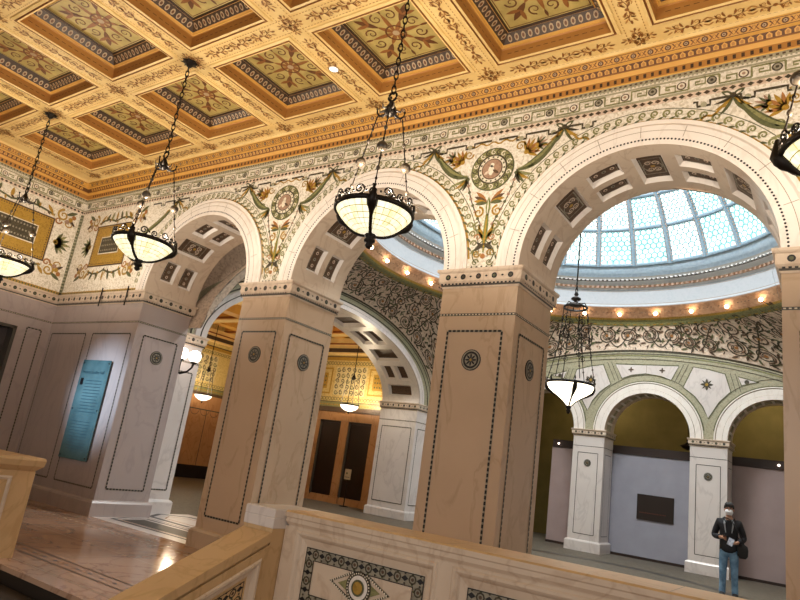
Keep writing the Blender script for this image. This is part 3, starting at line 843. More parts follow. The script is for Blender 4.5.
        d.disc(*f(0, 0), .024*s, 'scroll_dark', 2, 8)
    for y in GY:
        for cx in cxs:
            for o in (-.42, .0, .42): motif(cx+o, y, True)
        for x in GX: motif(x, y, True, .8); motif(x, y, False, .8)
        if y < -1: 
            for s in (-1, 1): d.dashes((x_lo+.3, y+s*.112), (x_hi-.3, y+s*.112), .010, .05, 'scroll_light', .55)
    for x in GX:
        for cy in cys:
            for o in (-.42, .0, .42): motif(x, cy+o, False)
        for s in (-1, 1): d.dashes((x+s*.112, y_lo), (x+s*.112, -.3), .010, .05, 'scroll_light', .55)
    d.dashes((x_lo+.3, -.2), (x_hi, -.2), .012, .06, 'ceil_rust', .6)
    d.dashes((x_lo+.52, -.2), (x_lo+.52, y_lo), .012, .06, 'ceil_rust', .6)
    build('painted_scrollwork', b, ce)
    # cornice, mitred at the left corner
    prof = [(.0, 6.27), (.015, 6.28), (.025, 6.36), (.055, 6.405), (.06, 6.42), (.10, 6.475), (.115, 6.48), (.12, 6.50), (.165, 6.58), (.18, 6.585), (.19, 6.605), (.21, 6.62)]
    mts = ['ceil_gold', 'coffer_wall', 'ceil_gold', 'scroll_dark', 'ceil_brown', 'ceil_gold', 'ceil_gold', 'ceil_gold', 'ceil_gold', 'ceil_pale', 'ceil_pale']
    k = 2.0  # left wall cornice is the same profile
    rows = [[(XR, -o, z), (XL+o, -o, z), (XL+o, -11, z)] for o, z in prof]
    b = MB(); b.grid(rows, 'ceil_gold', smooth=False, mfun=lambda i, j: mts[i])
    def cor_map(seg):
        def f(u, v, o):   # v in 0..1 between profile stations
            i = min(int(v), len(prof)-2); t = v-i
            of = prof[i][0]+(prof[i+1][0]-prof[i][0])*t; z = prof[i][1]+(prof[i+1][1]-prof[i][1])*t
            of += o*.8; z -= o*.6
            return (u, -of, z) if seg == 0 else (XL+of, -u, z)
        return f
    for seg, a, e in ((0, XL+.2, XR), (1, .2, 11)):
        d = Deco(b, cor_map(seg), .004)
        n = int((e-a)/.085)
        for i in range(n):
            u = a+(i+.5)*(e-a)/n
            d.quad([(u-.028, 4.08), (u+.028, 4.08), (u+.03, 4.6), (u, 4.95), (u-.03, 4.6)], 'ceil_gold', 0)
            d.quad([(u-.013, 4.15), (u+.013, 4.15), (u+.016, 4.5), (u, 4.75), (u-.016, 4.5)], 'scroll_light', 1)
            d.quad([(u-.012, 1.2), (u+.02, 1.2), (u+.02, 1.8), (u-.012, 1.8)], 'ceil_dark', 0)
        n = int((e-a)/.19)
        for i in range(n):
            u = a+(i+.5)*(e-a)/n
            P = [(u+.036*cos(q*pi/4), 7.5+.34*sin(q*pi/4)) for q in range(8)]
            d.quad(P, 'ceil_brown', 0); d.quad([(u+(p[0]-u)*.55, 7.5+(p[1]-7.5)*.55) for p in P], 'ceil_ivory', 1); d.quad([(u+(p[0]-u)*.25, 7.5+(p[1]-7.5)*.25) for p in P], 'ceil_brown', 2)
            d.ribbon([(u+.05, 7.2), (u+.095, 7.8), (u+.14, 7.2)], .02, 'scroll_dark', 0); d.ribbon([(u+.05, 7.8), (u+.095, 7.2), (u+.14, 7.8)], .02, 'ceil_brown', 0)
            d.quad([(u-.095, 7.02), (u+.095, 7.02), (u+.095, 7.1), (u-.095, 7.1)], 'ceil_brown', 0); d.quad([(u-.095, 7.9), (u+.095, 7.9), (u+.095, 7.98), (u-.095, 7.98)], 'ceil_brown', 0)
    build('cornice', b, ce)
hall_ceiling()
# recessed downlight
def downlight():
    r = thing('recessed_downlight', 'small round white downlight recessed in the golden ceiling beam', 'light', (-2.44, -1.27, ZB))
    b = MB(); b.lathe([(.075, 0), (.08, -.012), (.06, -.015), (.058, -.008)], (-2.44, -1.27, ZB), 20, 'ceil_ivory'); build('trim_ring', b, r)
    b = MB(); b.lathe([(.06, -.011), (.04, -.016), (1e-4, -.018)], (-2.44, -1.27, ZB), 20, 'downlight'); build('lens', b, r)
downlight()

# ================================================================ hall chandeliers
def scroll3(b, c, R, a, z, r, w, mt, d):
    pts = []
    for i in range(18):
        t = i/17; q = r*(1-.8*t); th = -pi/2+d*2*pi*1.5*t
        off = q*cos(th)/R; pts.append((c[0]+R*cos(a+off), c[1]+R*sin(a+off), z+r+q*sin(th)))
    b.tube(pts, w, mt, 5)
def chain(b, p0, p1, link, w, mt):
    p0, p1 = Vector(p0), Vector(p1); L_ = (p1-p0).length; n = max(2, int(L_/(link*1.5))); d = (p1-p0)/n
    for i in range(n):
        c = p0+d*(i+.5); e = d.normalized()
        a = e.orthogonal().normalized(); a2 = e.cross(a)
        s = a if i % 2 else a2
        pts = [c+e*(d.length*.62*cos(t))+s*(link*.38*sin(t)) for t in [2*pi*k/10 for k in range(10)]]
        b.tube(pts, w, mt, 5, close=True)
def hall_chandelier(x, y, label, zr=3.87, hz=4.98, top=ZB, R=.385, phase=radians(-56), group='hanging bowl chandeliers in the stair hall', power=210):
    r = thing('chandelier', label, 'chandelier', (x, y, top), group)
    b = MB(); b.lathe([(1e-4, 0), (.10, 0), (.085, -.02), (.05, -.03), (.035, -.07), (1e-4, -.075)], (x, y, top), 16, 'iron')
    for k in range(8):
        a = k*pi/4; b.tube([(x+.07*cos(a), y+.07*sin(a), top-.015), (x+.13*cos(a), y+.13*sin(a), top-.01)], [.012, .004], 'bronze', 5)
    build('ceiling_canopy', b, r)
    b = MB(); chain(b, (x, y, top-.06), (x, y, hz+.22), .055, .0085, 'iron')
    pts = [(x+.05*cos(t), y, hz+.18+.05*sin(t)) for t in [2*pi*k/14 for k in range(14)]]; b.tube(pts, .012, 'iron', 6, close=True)
    build('chain', b, r)
    b = MB(); b.lathe([(1e-4, .13), (.02, .12), (.03, .09), (.055, .05), (.05, .02), (.07, .0), (.045, -.03), (.02, -.05), (1e-4, -.055)], (x, y, hz), 14, 'iron')
    for k in range(3):
        a = phase+k*2*pi/3
        P = [(x+q*cos(a), y+q*sin(a), hz+h) for q, h in ((.03, 0), (.08, -.03), (.13, -.02), (.16, .02), (.165, .06))]
        b.tube(P, [.018, .014, .012, .01, .006], 'iron', 6)
        b.ball((x+.165*cos(a), y+.165*sin(a), hz+.065), .014, 'iron', 6, 4)
    for k in range(6):
        a = phase+k*pi/3+.3; b.tube([(x+.05*cos(a), y+.05*sin(a), hz+.02), (x+.11*cos(a), y+.11*sin(a), hz+.0), (x+.12*cos(a), y+.12*sin(a), hz+.05)], [.015, .012, .004], 'pearl', 5)
    build('hub', b, r)
    for k in range(3):
        a = phase+k*2*pi/3
        p0 = Vector((x+.15*cos(a), y+.15*sin(a), hz-.02)); p1 = Vector((x+(R-.01)*cos(a), y+(R-.01)*sin(a), zr+.1))
        b = MB(); b.tube([p0, p1], .0065, 'iron', 5)
        for t, rr in ((.15, .014), (.28, .02), (.42, .012), (.66, .014), (.78, .02), (.9, .013)):
            b.ball(p0.lerp(p1, t), rr, 'iron' if rr < .018 else 'pearl', 8, 5, 1.4)
        h = build('hanger', b, r)
        b = MB(); b.ball(p0.lerp(p1, .52), .056, 'pearl', 14, 8, .95); b.lathe([(.052, .0), (.045, .03), (.012, .06)], tuple(p0.lerp(p1, .52)), 12, 'iron'); build('globe', b, h)
    c = (x, y, zr)
    b = MB(); prof = [(R*q, -.235*(1-q**2.3)) for q in (1, .95, .88, .8, .7, .6, .48, .36, .24, .12, 0.001)]
    b.lathe(prof, c, 32, 'bowl_glass'); build('glass_bowl', b, r)
    b = MB(); b.lathe([(R-.014, -.022), (R+.008, -.026), (R+.016, .0), (R+.008, .022), (R-.01, .02), (R-.014, -.022)], c, 32, 'iron')
    ns = 18
    for k in range(ns):
        a = phase+2*pi*k/ns; big = .056 if k % 2 else .042
        scroll3(b, c, R+.004, a, zr+.012, big, .0095, 'iron', 1 if k % 2 else -1)
        b.ball((x+R*cos(a+pi/ns), y+R*sin(a+pi/ns), zr+.06), .012, 'iron', 6, 4)
    build('rim_crown', b, r)
    b = MB()
    def bm(u, v, o):
        q = v/R; return (x+v*cos(u), y+v*sin(u), zr-.235*(1-q**2.3)-o)
    d = Deco(b, bm, .004)
    for q in (.2, .36, .5, .63, .75, .87):
        for i in range(36): d.quad([(2*pi*i/36, R*q-.0022), (2*pi*(i+1)/36, R*q-.0022), (2*pi*(i+1)/36, R*q+.0022), (2*pi*i/36, R*q+.0022)], 'came_olive')
    for i in range(30):
        a = 2*pi*i/30
        for q0, q1 in ((.2, .36), (.36, .5), (.5, .63), (.63, .75), (.75, .87), (.87, .99)):
            w = .0022/(R*(q0+q1)/2); d.quad([(a-w, R*q0), (a+w, R*q0), (a+w, R*q1), (a-w, R*q1)], 'came_olive')
    build('glass_leading', b, r)
    for k in range(3):
        a = phase+k*2*pi/3; b = MB()
        pts = [(x+(q+.012)*cos(a), y+(q+.012)*sin(a), zr+h-.006) for q, h in prof]; pts = [(x+(R+.01)*cos(a), y+(R+.01)*sin(a), zr+.12)]+pts
        n = len(pts); b.tube(pts, [.02, .05, .055, .05, .03]+[.017]*(n-5), 'iron', 8)
        build('strap', b, r)
    b = MB(); zb = -.235
    b.lathe([(1e-4, zb+.02), (.05, zb+.01), (.06, zb-.02), (.035, zb-.035), (.055, zb-.055), (.055, zb-.075), (.03, zb-.09), (.04, zb-.115), (.02, zb-.14), (1e-4, zb-.15)], c, 16, 'iron'); build('finial', b, r)
    L = bpy.data.lights.new('chandelier_lamp', 'POINT'); L.energy = power; L.color = (1, .87, .70); L.shadow_soft_size = .12
    o = bpy.data.objects.new('chandelier_lamp', L); COL.objects.link(o); o.parent = r; o.location = (0, 0, zr+.06-top)
    return r
hall_chandelier(-.575, -2.2, 'largest glass bowl chandelier with black scroll rim, hanging centre in front of second arch')
hall_chandelier(-4.34, -2.2, 'glass bowl chandelier hanging in front of the gold tablet and leftmost arch')
hall_chandelier(-8.16, -2.2, 'glass bowl chandelier at the left edge of the photo, only its right half seen')
hall_chandelier(-WP/2+PITCH, -2.2, 'glass bowl chandelier cut by the right edge, only a sliver of rim seen')

# ================================================================ balustrades
HB = 1.06
def rail_panel(b_frame, mp, u0, u1, z0, z1):
    """recessed frame moulding drawn as bevelled border"""
    def F(rows): b_frame.grid(rows, 'marble_pink', closed_u=True, smooth=False)
    rows = []
    for ins, o in ((0, .0), (.012, .012), (.03, .012), (.045, -.0), (.06, -.02), (.11, -.035)):
        rows.append([mp(u0+ins, z0+ins, o), mp(u1-ins, z0+ins, o), mp(u1-ins, z1-ins, o), mp(u0+ins, z1-ins, o)])
    F(rows); b_frame.face(rows[-1], 'marble_pink')
def panel_mosaic(b, mp, u0, u1, z0, z1, mid=True):
    d = Deco(b, lambda u, v, o: mp(u, v, -.035+o), .003)
    a, c, e, f = u0+.115, z0+.115, u1-.115, z1-.115; w = .085
    for P in ((a, c, e, c+w), (a, f-w, e, f), (a, c+w, a+w, f-w), (e-w, c+w, e, f-w)): d.rect(*P, 'mosaic_grey', 0)
    def run(p0, p1):
        L_ = hypot(p1[0]-p0[0], p1[1]-p0[1]); n = max(1, int(L_/.062))
        for i in range(n):
            t = (i+.5)/n; x, y = p0[0]+(p1[0]-p0[0])*t, p0[1]+(p1[1]-p0[1])*t
            if i % 2: d.ring(x, y, .028, .012, 'mosaic_dark', 1, 8); d.disc(x, y, .013, 'mosaic_brown', 1, 6)
            else: d.diamond(x, y, .03, .02, 'black_inlay', 1)
            for s in (-1, 1): 
                dx, dy = (p1[0]-p0[0])/L_, (p1[1]-p0[1])/L_
                d.disc(x+dy*s*.034, y-dx*s*.034, .009, 'mosaic_olive' if i % 2 else 'mosaic_dark', 1, 6)
    run((a, c+w/2), (e, c+w/2)); run((a, f-w/2), (e, f-w/2)); run((a+w/2, c+w), (a+w/2, f-w)); run((e-w/2, c+w), (e-w/2, f-w))
    for P in ((a, c, e, c+.006), (a, f-.006, e, f), (a, c, a+.006, f), (e-.006, c, e, f)): d.rect(*P, 'black_inlay', 2)
    a, c, e, f = a+w, c+w, e-w, f-w
    for P in ((a, c, e, c+.006), (a, f-.006, e, f), (a, c, a+.006, f), (e-.006, c, e, f)): d.rect(*P, 'black_inlay', 2)
    if mid:
        x, z = (a+e)/2, (c+f)/2+.02; R = min(.185, (f-c)/2-.01)
        for s in (-1, 1):   # pointed wings
            P = [(x+s*(R+.15), z+.0), (x+s*R*.5, z+R*.86), (x+s*R*.5, z-R*.86)]
            d.ribbon(P, .028, 'mosaic_dark', 0, True)
            d.dashes(P[0], P[1], .012, .02, 'mosaic_white', .5, 3); d.dashes(P[0], P[2], .012, .02, 'mosaic_white', .5, 3)
            Q = [(x+s*(R+.08), z), (x+s*(R*.8), z+R*.4), (x+s*(R*.8), z-R*.4)]
            d.quad(Q, 'mosaic_green', 1)
        d.disc(x, z, R, 'mosaic_dark', 2, 32); d.disc(x, z, R-.03, 'marble_cream', 3, 28)
        for i in range(30): d.disc(x+(R-.016)*cos(i*pi/15), z+(R-.016)*sin(i*pi/15), .006, 'mosaic_white', 3.5, 6)
        d.disc(x, z, R*.45, 'mosaic_brown', 4, 16); d.ring(x, z, R*.45, .012, 'mosaic_olive', 5, 20); d.disc(x, z, R*.38, 'mosaic_gold', 5.5, 14)
def coping(b, x0, x1, y0, y1, mt='marble_rail'):
    prof = [(-.035, HB-.14), (-.03, HB-.11), (-.01, HB-.085), (-.01, HB-.055), (0, HB-.045), (0, HB-.012), (-.012, HB)]
    rows = [[(x0-o*0-(o), y0-o, z), (x1+o, y0-o, z), (x1+o, y1+o, z), (x0-o, y1+o, z)] for o, z in prof]
    b.grid(rows, mt, closed_u=True, smooth=False, mfun=lambda i, j: mt if i > 4 else 'marble_pink'); b.face(rows[-1], mt); b.face(rows[0][::-1], mt)  # golden ceiling reflection put into the tan of the top faces
def balustrade(label, x0, x1, nx, first, yf=-2.62, yb=-2.22):
    r = thing('balustrade', label, 'railing', ((x0+x1)/2, (yf+yb)/2, 0))
    b = MB(); b.box(x0, yf+.045, 0, x1, yb-.03, HB-.12, 'marble_pink')
    b.box(x0, yf-.01, 0, x1, yb, .16, 'marble_pink'); build('body', b, r)
    b = MB(); coping(b, x0-.0, x1, yf-.03, yb+.03); 
    d = Deco(b, plane_map('z', HB, 1), .001)
    x = first
    while x < x1:
        if x > x0: d.rect(x-.003, yf-.02, x+.003, yb+.02, 'joint')
        x += 1.43
    build('coping', b, r)
    # stiles and rails in front of the body, panels between
    mpf = plane_map('y', yf, -1)
    x = first
    xs = []
    x = first-1.43*math.ceil((first-x0-.06)/1.43)
    b = MB(); yy0, yy1 = yf, yf+.05
    b.box(x0, yy0, .16, x1, yy1, .28, 'marble_pink'); b.box(x0, yy0, .93, x1, yy1, HB-.12, 'marble_pink')
    k = []
    while x < x1:
        a, c = x+.053, min(x+1.377, x1)
        s0, s1 = max(x-.053, x0), min(x+.053, x1)
        if s1 > s0 and s0 > x0+.06: b.box(s0, yy0, .28, s1, yy1, .93, 'marble_pink')
        if a < x0: a = x0
        if c-a > .5: k.append((a, c))
        elif c > a and a > x0+.06: b.box(a, yy0, .28, c, yy1, .93, 'marble_pink')
        x += 1.43
    if k and k[0][0]-x0 > .001: b.box(x0, yy0, .28, k[0][0], yy1, .93, 'marble_pink')
    for a, c in k: rail_panel(b, mpf, a, c, .28, .93)
    build('panelling', b, r)
    for a, c in k:
        b = MB(); panel_mosaic(b, mpf, a, c, .28, .93); build('mosaic_panel', b, r)
    return r
balustrade('long marble balustrade with mosaic panels crossing the foreground to the right', -.62, 8.5, 6, .88)
balustrade('marble balustrade end at the left edge, beyond the stair opening', -10.4, -4.63, 4, -4.70, -3.2, -2.78)

def newel(label, x0, x1):
    r = thing('newel_post', label, 'newel', ((x0+x1)/2, -2.6, 0))
    b = MB(); b.box(x0, -2.76, -.35, x1, -2.2, HB-.15, 'marble_rail'); build('post', b, r)
    b = MB(); ring_prof(b, x0, -2.76, x1, -2.2, [(0, 0), (.006, .004), (.006, .075), (.002, .08), (.006, .085), (.006, .14), (.0, .15)], HB-.15, 'marble_white'); build('cap', b, r)  # whiter than the post: daylight on the cap put into its colour
newel('square marble newel with a daylit-white cap at the head of the stair, right side', -.95, -.625)
def left_newel():
    r = thing('newel_post', 'square tan marble newel at the left edge ending the far balustrade', 'newel', (-4.45, -3.1, 0))
    b = MB(); b.box(-4.62, -3.45, -.5, -4.32, -2.78, HB-.15, 'marble_rail'); build('post', b, r)
    b = MB(); ring_prof(b, -4.62, -3.45, -4.32, -2.78, [(-.01, 0), (.01, .02), (.05, .06), (.06, .12), (.05, .15)], HB-.15, 'marble_rail'); build('cap', b, r)
    b = MB(); mp = plane_map('x', -4.32, 1); d = Deco(b, mp, .002)
    for (u0, v0, u1, v1) in ((-3.40, .1, -3.02, .85),):
        rows = [[mp(u0+i, v0+i, o), mp(u1-i, v0+i, o), mp(u1-i, v1-i, o), mp(u0+i, v1-i, o)] for i, o in ((0, 0), (0, .012), (.02, .016), (.04, .004))]
        b.grid(rows, 'marble_pink', closed_u=True, smooth=False)
    build('panel_moulding', b, r)
left_newel()
def stair_rail(label, x0, x1, face, y0=-2.76):
    S = .44; L_ = 5.0
    r = thing('stair_railing', label, 'railing', ((x0+x1)/2, y0, 0))
    z = lambda y, h: h+S*(y-y0)
    b = MB()
    def sl(xa, xb, h0, h1, mt, ya=y0, yb=y0-L_):
        P = [(x, y, z(y, h)) for h in (h0, h1) for y in (ya, yb) for x in (xa, xb)]
        n = len(b.v); b.v += P; k = b.mi(mt)
        for f in ((0, 1, 3, 2), (4, 6, 7, 5), (0, 4, 5, 1), (2, 3, 7, 6), (0, 2, 6, 4), (1, 5, 7, 3)):
            b.f.append(tuple(n+i for i in f)); b.m.append(k); b.sm.append(False)
    sl(x0+.03, x1-.03, -1.2, .80, 'marble_rail'); build('body', b, r)
    b = MB(); sl(x0, x1, .81, .88, 'marble_rail'); sl(x0+.015, x1-.015, .77, .81, 'marble_rail'); build('coping', b, r)
    # side panels in sheared coordinates
    xs = x1-.03 if face > 0 else x0+.03
    mp = lambda u, v, o: (xs+face*(o+.03), y0-u, z(y0-u, v))
    b = MB(); 
    for u0, u1 in ((.0, .06), (1.35, 1.47), (2.76, 2.88)): 
        for (a, c, e, f) in ((u0, -.1, u1, .72),):
            b.grid([[mp(a, c, 0), mp(e, c, 0)], [mp(a, f, 0), mp(e, f, 0)]], 'marble_rail', smooth=False)
    b.grid([[mp(0, .72, 0), mp(3, .72, 0)], [mp(0, .79, 0), mp(3, .79, 0)]], 'marble_rail', smooth=False)
    rail_panel(b, mp, .06, 1.35, .05, .72); rail_panel(b, mp, 1.47, 2.76, .05, .72)
    build('panelling', b, r)
    for a, c in ((.06, 1.35), (1.47, 2.76)):
        b = MB(); panel_mosaic(b, mp, a, c, .05, .72); build('mosaic_panel', b, r)
stair_rail('sloping tan marble stair railing in the foreground descending toward the lower left', -.95, -.62, 1, -2.765)
stair_rail('sloping marble stair railing on the far left side of the steps', -4.62, -4.33, 1, -3.455)

# ================================================================ rotunda shell
def rect_point(th):
    dx, dy = cos(th), sin(th)
    c = [1e9]
    if dx > 1e-9: c.append((RX1-XC)/dx)
    if dx < -1e-9: c.append((RX0-XC)/dx)
    if dy > 1e-9: c.append((RY1-YC)/dy)
    if dy < -1e-9: c.append((RY0-YC)/dy)
    t = min(q for q in c if q > 0)
    return XC+dx*t, YC+dy*t
SPR = 3.6
YS_, AS_, HS_ = 6.5, 5.06, 2.32      # side arch outer ellipse
XB_, AB_, HB_ = -1.62, 5.5, 2.16     # back arch outer ellipse
RZ, RR = 6.62, 5.36
def arc_z(x, y):
    if abs(x-RX0) < 1e-4 or abs(x-RX1) < 1e-4: t = (y-YS_)/AS_; return SPR+HS_*sqrt(max(0, 1-t*t))
    t = (x-XB_)/AB_; return SPR+HB_*sqrt(max(0, 1-t*t))
def pend(th, t):
    """pendentive surface: t=0 at arch edge, 1 at ring"""
    px, py = rect_point(th); pz = arc_z(px, py)
    qx, qy = XC+RR*cos(th), YC+RR*sin(th)
    h = t
    # slightly concave
    bul = 4*t*(1-t)
    k = .06*hypot(px-qx, RZ-pz)
    x = px+(qx-px)*h; y = py+(qy-py)*h; z = pz+(RZ-pz)*h+k*bul
    x += cos(th)*k*bul; y += sin(th)*k*bul
    return Vector((x, y, z))
def pendentives():
    b = MB(); n = 288; m = 8
    ths = [2*pi*i/n for i in range(n)]
    # make sure corners are sampled
    cs = [atan2(RY1-YC, RX0-XC), atan2(RY1-YC, RX1-XC), atan2(RY0-YC, RX0-XC), atan2(RY0-YC, RX1-XC)]
    ths = sorted(ths+[c % (2*pi) for c in cs])
    rows = [[pend(th, j/m) for th in ths] for j in range(m+1)]
    b.grid(rows, 'mosaic_pink', closed_u=True, smooth=True)
    w = build('ceiling', b, kind='structure', label='curved pendentive vault of cream mosaic with dark scrolls under the dome')
    b = MB()
    def mp(u, v, o):     # u angle*RR , v 0..1 * local height
        th = u/5.0
        p = pend(th, 0); q = pend(th, 1); H = max((q-p).length, .3)
        t = v/H
        P = pend(th, t); inward = (Vector((XC, YC, P.z-1.2))-P).normalized()
        return tuple(P+inward*(o+.006))
    d = Deco(b, mp, .004)
    def H(u): 
        return max((pend(u/5.0, 1)-pend(u/5.0, 0)).length, .3)
    # borders
    N = 360
    for i in range(N):
        u0, u1 = 5*2*pi*i/N, 5*2*pi*(i+1)/N
        d.quad([(u0, H(u0)-.16), (u1, H(u1)-.16), (u1, H(u1)-.02), (u0, H(u0)-.02)], 'mosaic_green' , 1)
        if i % 2: d.quad([(u0, H(u0)-.13), (u1, H(u1)-.13), (u1, H(u1)-.10), (u0, H(u0)-.10)], 'mosaic_gold', 2)
        d.quad([(u0, .0), (u1, .0), (u1, .05), (u0, .05)], 'mosaic_dark', 1)
    # rinceaux : rows of spirals filling the height
    u = 0.0; k = 0; rndp = random.Random(4)
    while u < 10*pi:
        h = H(u)-.25
        deg = math.degrees(u/5.0)
        # skip what faces away toward the hall side
        rows_n = max(1, round(h/.5)); rr = min(.27, h/rows_n/2)
        for j in range(rows_n):
            v = .12+rr+(h-2*rr)*(j/(rows_n-1) if rows_n > 1 else .5)
            s = 1 if (k+j) % 2 else -1
            d.spiral(u, v, rr*.92, 1.9, -pi/2*s+(0 if j % 2 else pi), s, .036, 'mosaic_dark', 1, 26)
            d.spiral(u, v, rr*.72, 1.2, pi/2*s, s, .03, 'mosaic_brown', 2, 14)
            d.disc(u, v, rr*.16, 'mosaic_orange' if (k+j) % 3 else 'mosaic_olive', 2, 8)
            for q in range(7):
                a = q*.9+k; d.leaf(u+rr*.86*cos(a), v+rr*.86*sin(a), a+1.1*s, .15, .05, ('mosaic_brown', 'mosaic_dark', 'mosaic_olive')[q % 3], 2)
            for q in range(4):
                a = q*1.6+.4+k; d.disc(u+rr*.45*cos(a), v+rr*.45*sin(a), .024, ('mosaic_dark', 'mosaic_rose')[q % 2], 3, 6)
        for q in range(int(h*22)):
            uu, vv = u+(rndp.random()-.5)*rr*2.1, .08+h*rndp.random(); e = rndp.random()
            if e < .5: d.disc(uu, vv, .016+.012*rndp.random(), ('mosaic_dark', 'mosaic_brown', 'mosaic_rose')[q % 3], .5, 6)
            else: d.leaf(uu, vv, e*40, .09, .026, ('mosaic_brown', 'mosaic_olive', 'mosaic_dark')[q % 3], .5, .6)
        d.ribbon([(u+rr*2.05*(i/14-.5), .12+h/2+(h/2-.02)*sin(pi*(i/14-.5))*(1 if k % 2 else -1)) for i in range(15)], .030, 'mosaic_dark', .8)
        for q in range(rows_n*2):
            v = .12+h*(q+.5)/(rows_n*2); d.diamond(u+rr*1.02, v, .035, .035, 'mosaic_dark', 2)
            d.leaf(u+rr, v, q*2.1, .13, .04, 'mosaic_olive', 2)
        u += rr*2.05; k += 1
    build('mosaic', b, w)
pendentives()

def ell_strip(b, pos, c, z0, a0, h0, a1, h1, mt, off=0, n=64, xs=None):
    """band between two ellipses on plane"""
    rows = []
    for a, h in ((a0, h0), (a1, h1)):
        rows.append([pos(c+a*cos(pi*i/n), z0+h*sin(pi*i/n), off) for i in range(n+1)])
    b.grid(rows, mt, smooth=False)
AI, HI = 4.38, 1.90                # inner opening of the side arch
def side_wall(X, s, name, label):
    """rotunda side wall at plane X; s=+1: faces +x (left wall)"""
    pos = lambda y, z, o: (X+s*o, y, z)
    b = MB()
    ell_strip(b, pos, YS_-.15, SPR, AI, HI, AS_+.12, HS_+.05, 'mosaic_pale_green')
    # wall above the arc, behind pendentive
    n = 48
    rows = [[pos(YS_+AS_*cos(pi*i/n), SPR+HS_*sin(pi*i/n), -.02) for i in range(n+1)], [pos(YS_+AS_*cos(pi*i/n), 6.8, -.02) for i in range(n+1)]]
    b.grid(rows, 'mosaic_pink', smooth=False)
    b.box(min(X, X-s*.3), RY0, SPR, max(X, X-s*.3), 1.45, 6.8, 'mosaic_pink')
    b.box(min(X, X-s*.3), 11.5, SPR, max(X, X-s*.3), RY1+.3, 6.8, 'mosaic_pink')
    w = build(name, b, kind='structure', label=label)
    b = MB()
    for k, (a0, h0, a1, h1, m, o) in enumerate(((AS_-.02, HS_-.02, AS_-.05, HS_-.05, 'mosaic_dark', .012), (AS_-.24, HS_-.2, AS_-.2, HS_-.16, 'mosaic_dark', .012))):
        ell_strip(b, pos, YS_-.08, SPR, a0, h0, a1, h1, m, o)
    build('mosaic', b, w)
    ax = X-s*.72
    r = thing('coffered_arch', 'great flat marble arch from the rotunda to the '+('yellow gallery on the left' if s > 0 else 'gallery on the right'), 'arch', (ax, YS_-.15, SPR))
    b = MB()
    yc = YS_-.15
    # archivolt
    P = lambda a, h, o: [pos(yc+a*cos(pi*i/n), SPR+h*sin(pi*i/n), o) for i in range(n+1)]
    b.grid([P(AI, HI, .0), P(AI, HI, .05), P(AI+.14, HI+.11, .05), P(AI+.15, HI+.12, .03), P(AI+.28, HI+.21, .03), P(AI+.3, HI+.23, .0)], 'marble_white', smooth=False)
    b2 = MB(); b2.grid([P(AI+.142, HI+.112, .053), P(AI+.16, HI+.13, .033)], 'grey_inlay', smooth=False); 
    build('archivolt', b, r); build('inlay_line', b2, r)
    # soffit with coffers
    dpt = 1.45
    b = MB(); nseg = 84
    S = lambda i, q, e=0: (X-s*q, yc+(AI+e)*cos(pi*i/nseg), SPR+(HI+e)*sin(pi*i/nseg))
    cells = []
    i = 3; kk = 0
    while i < nseg-5:
        if kk % 2: cells.append((i, i+6, .28, .66)); cells.append((i, i+6, .80, 1.18)); i += 8
        else: cells.append((i, i+5, .28, 1.18)); i += 7
        kk += 1
    Q = [0, .28, .66, .80, 1.18, dpt]
    cov = lambda i, q: any(c[0] <= i < c[1] and c[2] < q < c[3] for c in cells)
    for i in range(nseg):
        for j in range(5):
            if cov(i, (Q[j]+Q[j+1])/2): continue
            b.face([S(i, Q[j]), S(i+1, Q[j]), S(i+1, Q[j+1]), S(i, Q[j+1])], 'marble_cream')
    for i0, i1, q0, q1 in cells:
        e = .10; p0, p1 = q0+.05, q1-.05; j0, j1 = i0+.7, i1-.7
        for k in range(i1-i0):
            f0, f1 = k/(i1-i0), (k+1)/(i1-i0)
            A0, A1 = i0+(i1-i0)*f0, i0+(i1-i0)*f1; B0, B1 = j0+(j1-j0)*f0, j0+(j1-j0)*f1
            b.face([S(A0, q0), S(A1, q0), S(B1, p0, e), S(B0, p0, e)], 'marble_cream'); b.face([S(A0, q1), S(A1, q1), S(B1, p1, e), S(B0, p1, e)], 'marble_cream')
            b.face([S(B0, p0, e), S(B1, p0, e), S(B1, p1, e), S(B0, p1, e)], 'mosaic_brown')
        b.face([S(i0, q0), S(i0, q1), S(j0, p1, e), S(j0, p0, e)], 'marble_cream'); b.face([S(i1, q0), S(i1, q1), S(j1, p1, e), S(j1, p0, e)], 'marble_cream')
    # outer face toward gallery
    X2 = X-s*dpt
    rows = [[(X2, yc+AI*cos(pi*i/n), SPR+HI*sin(pi*i/n)) for i in range(n+1)], [(X2, yc+(AI+1.2)*cos(pi*i/n), 6.6) for i in range(n+1)]]
    b.grid(rows, 'mosaic_yellow', smooth=False)
    build('soffit', b, r)
    return r
side_wall(RX0, 1, 'wall_left', 'left wall of the rotunda above its great flat arch')
side_wall(RX1, -1, 'wall_right', 'right wall of the rotunda above its great flat arch')
# side arch piers
def side_piers():
    yn0, yn1 = D+.02, YS_-.15-AI; yf0, yf1 = YS_-.15+AI, RY1+.3
    pier('narrow white marble pier carrying the twin globe sconce', RX0-1.45, yn0, RX0, yn1, 'marble_white', 'rb', 3.37, meds='')
    pier('grey white marble pier right of the dark doors, under the gallery arch', RX0-1.45, yf0, RX0, yf1, 'marble_white', 'fr', 3.37, meds='')
    pier('white marble pier of the right gallery arch, near end', RX1, yn0, RX1+1.45, yn1, 'marble_white', 'lb', 3.37, meds='')
    pier('white marble pier of the right gallery arch, far end', RX1, yf0, RX1+1.45, yf1, 'marble_white', 'fl', 3.37, meds='')
side_piers()

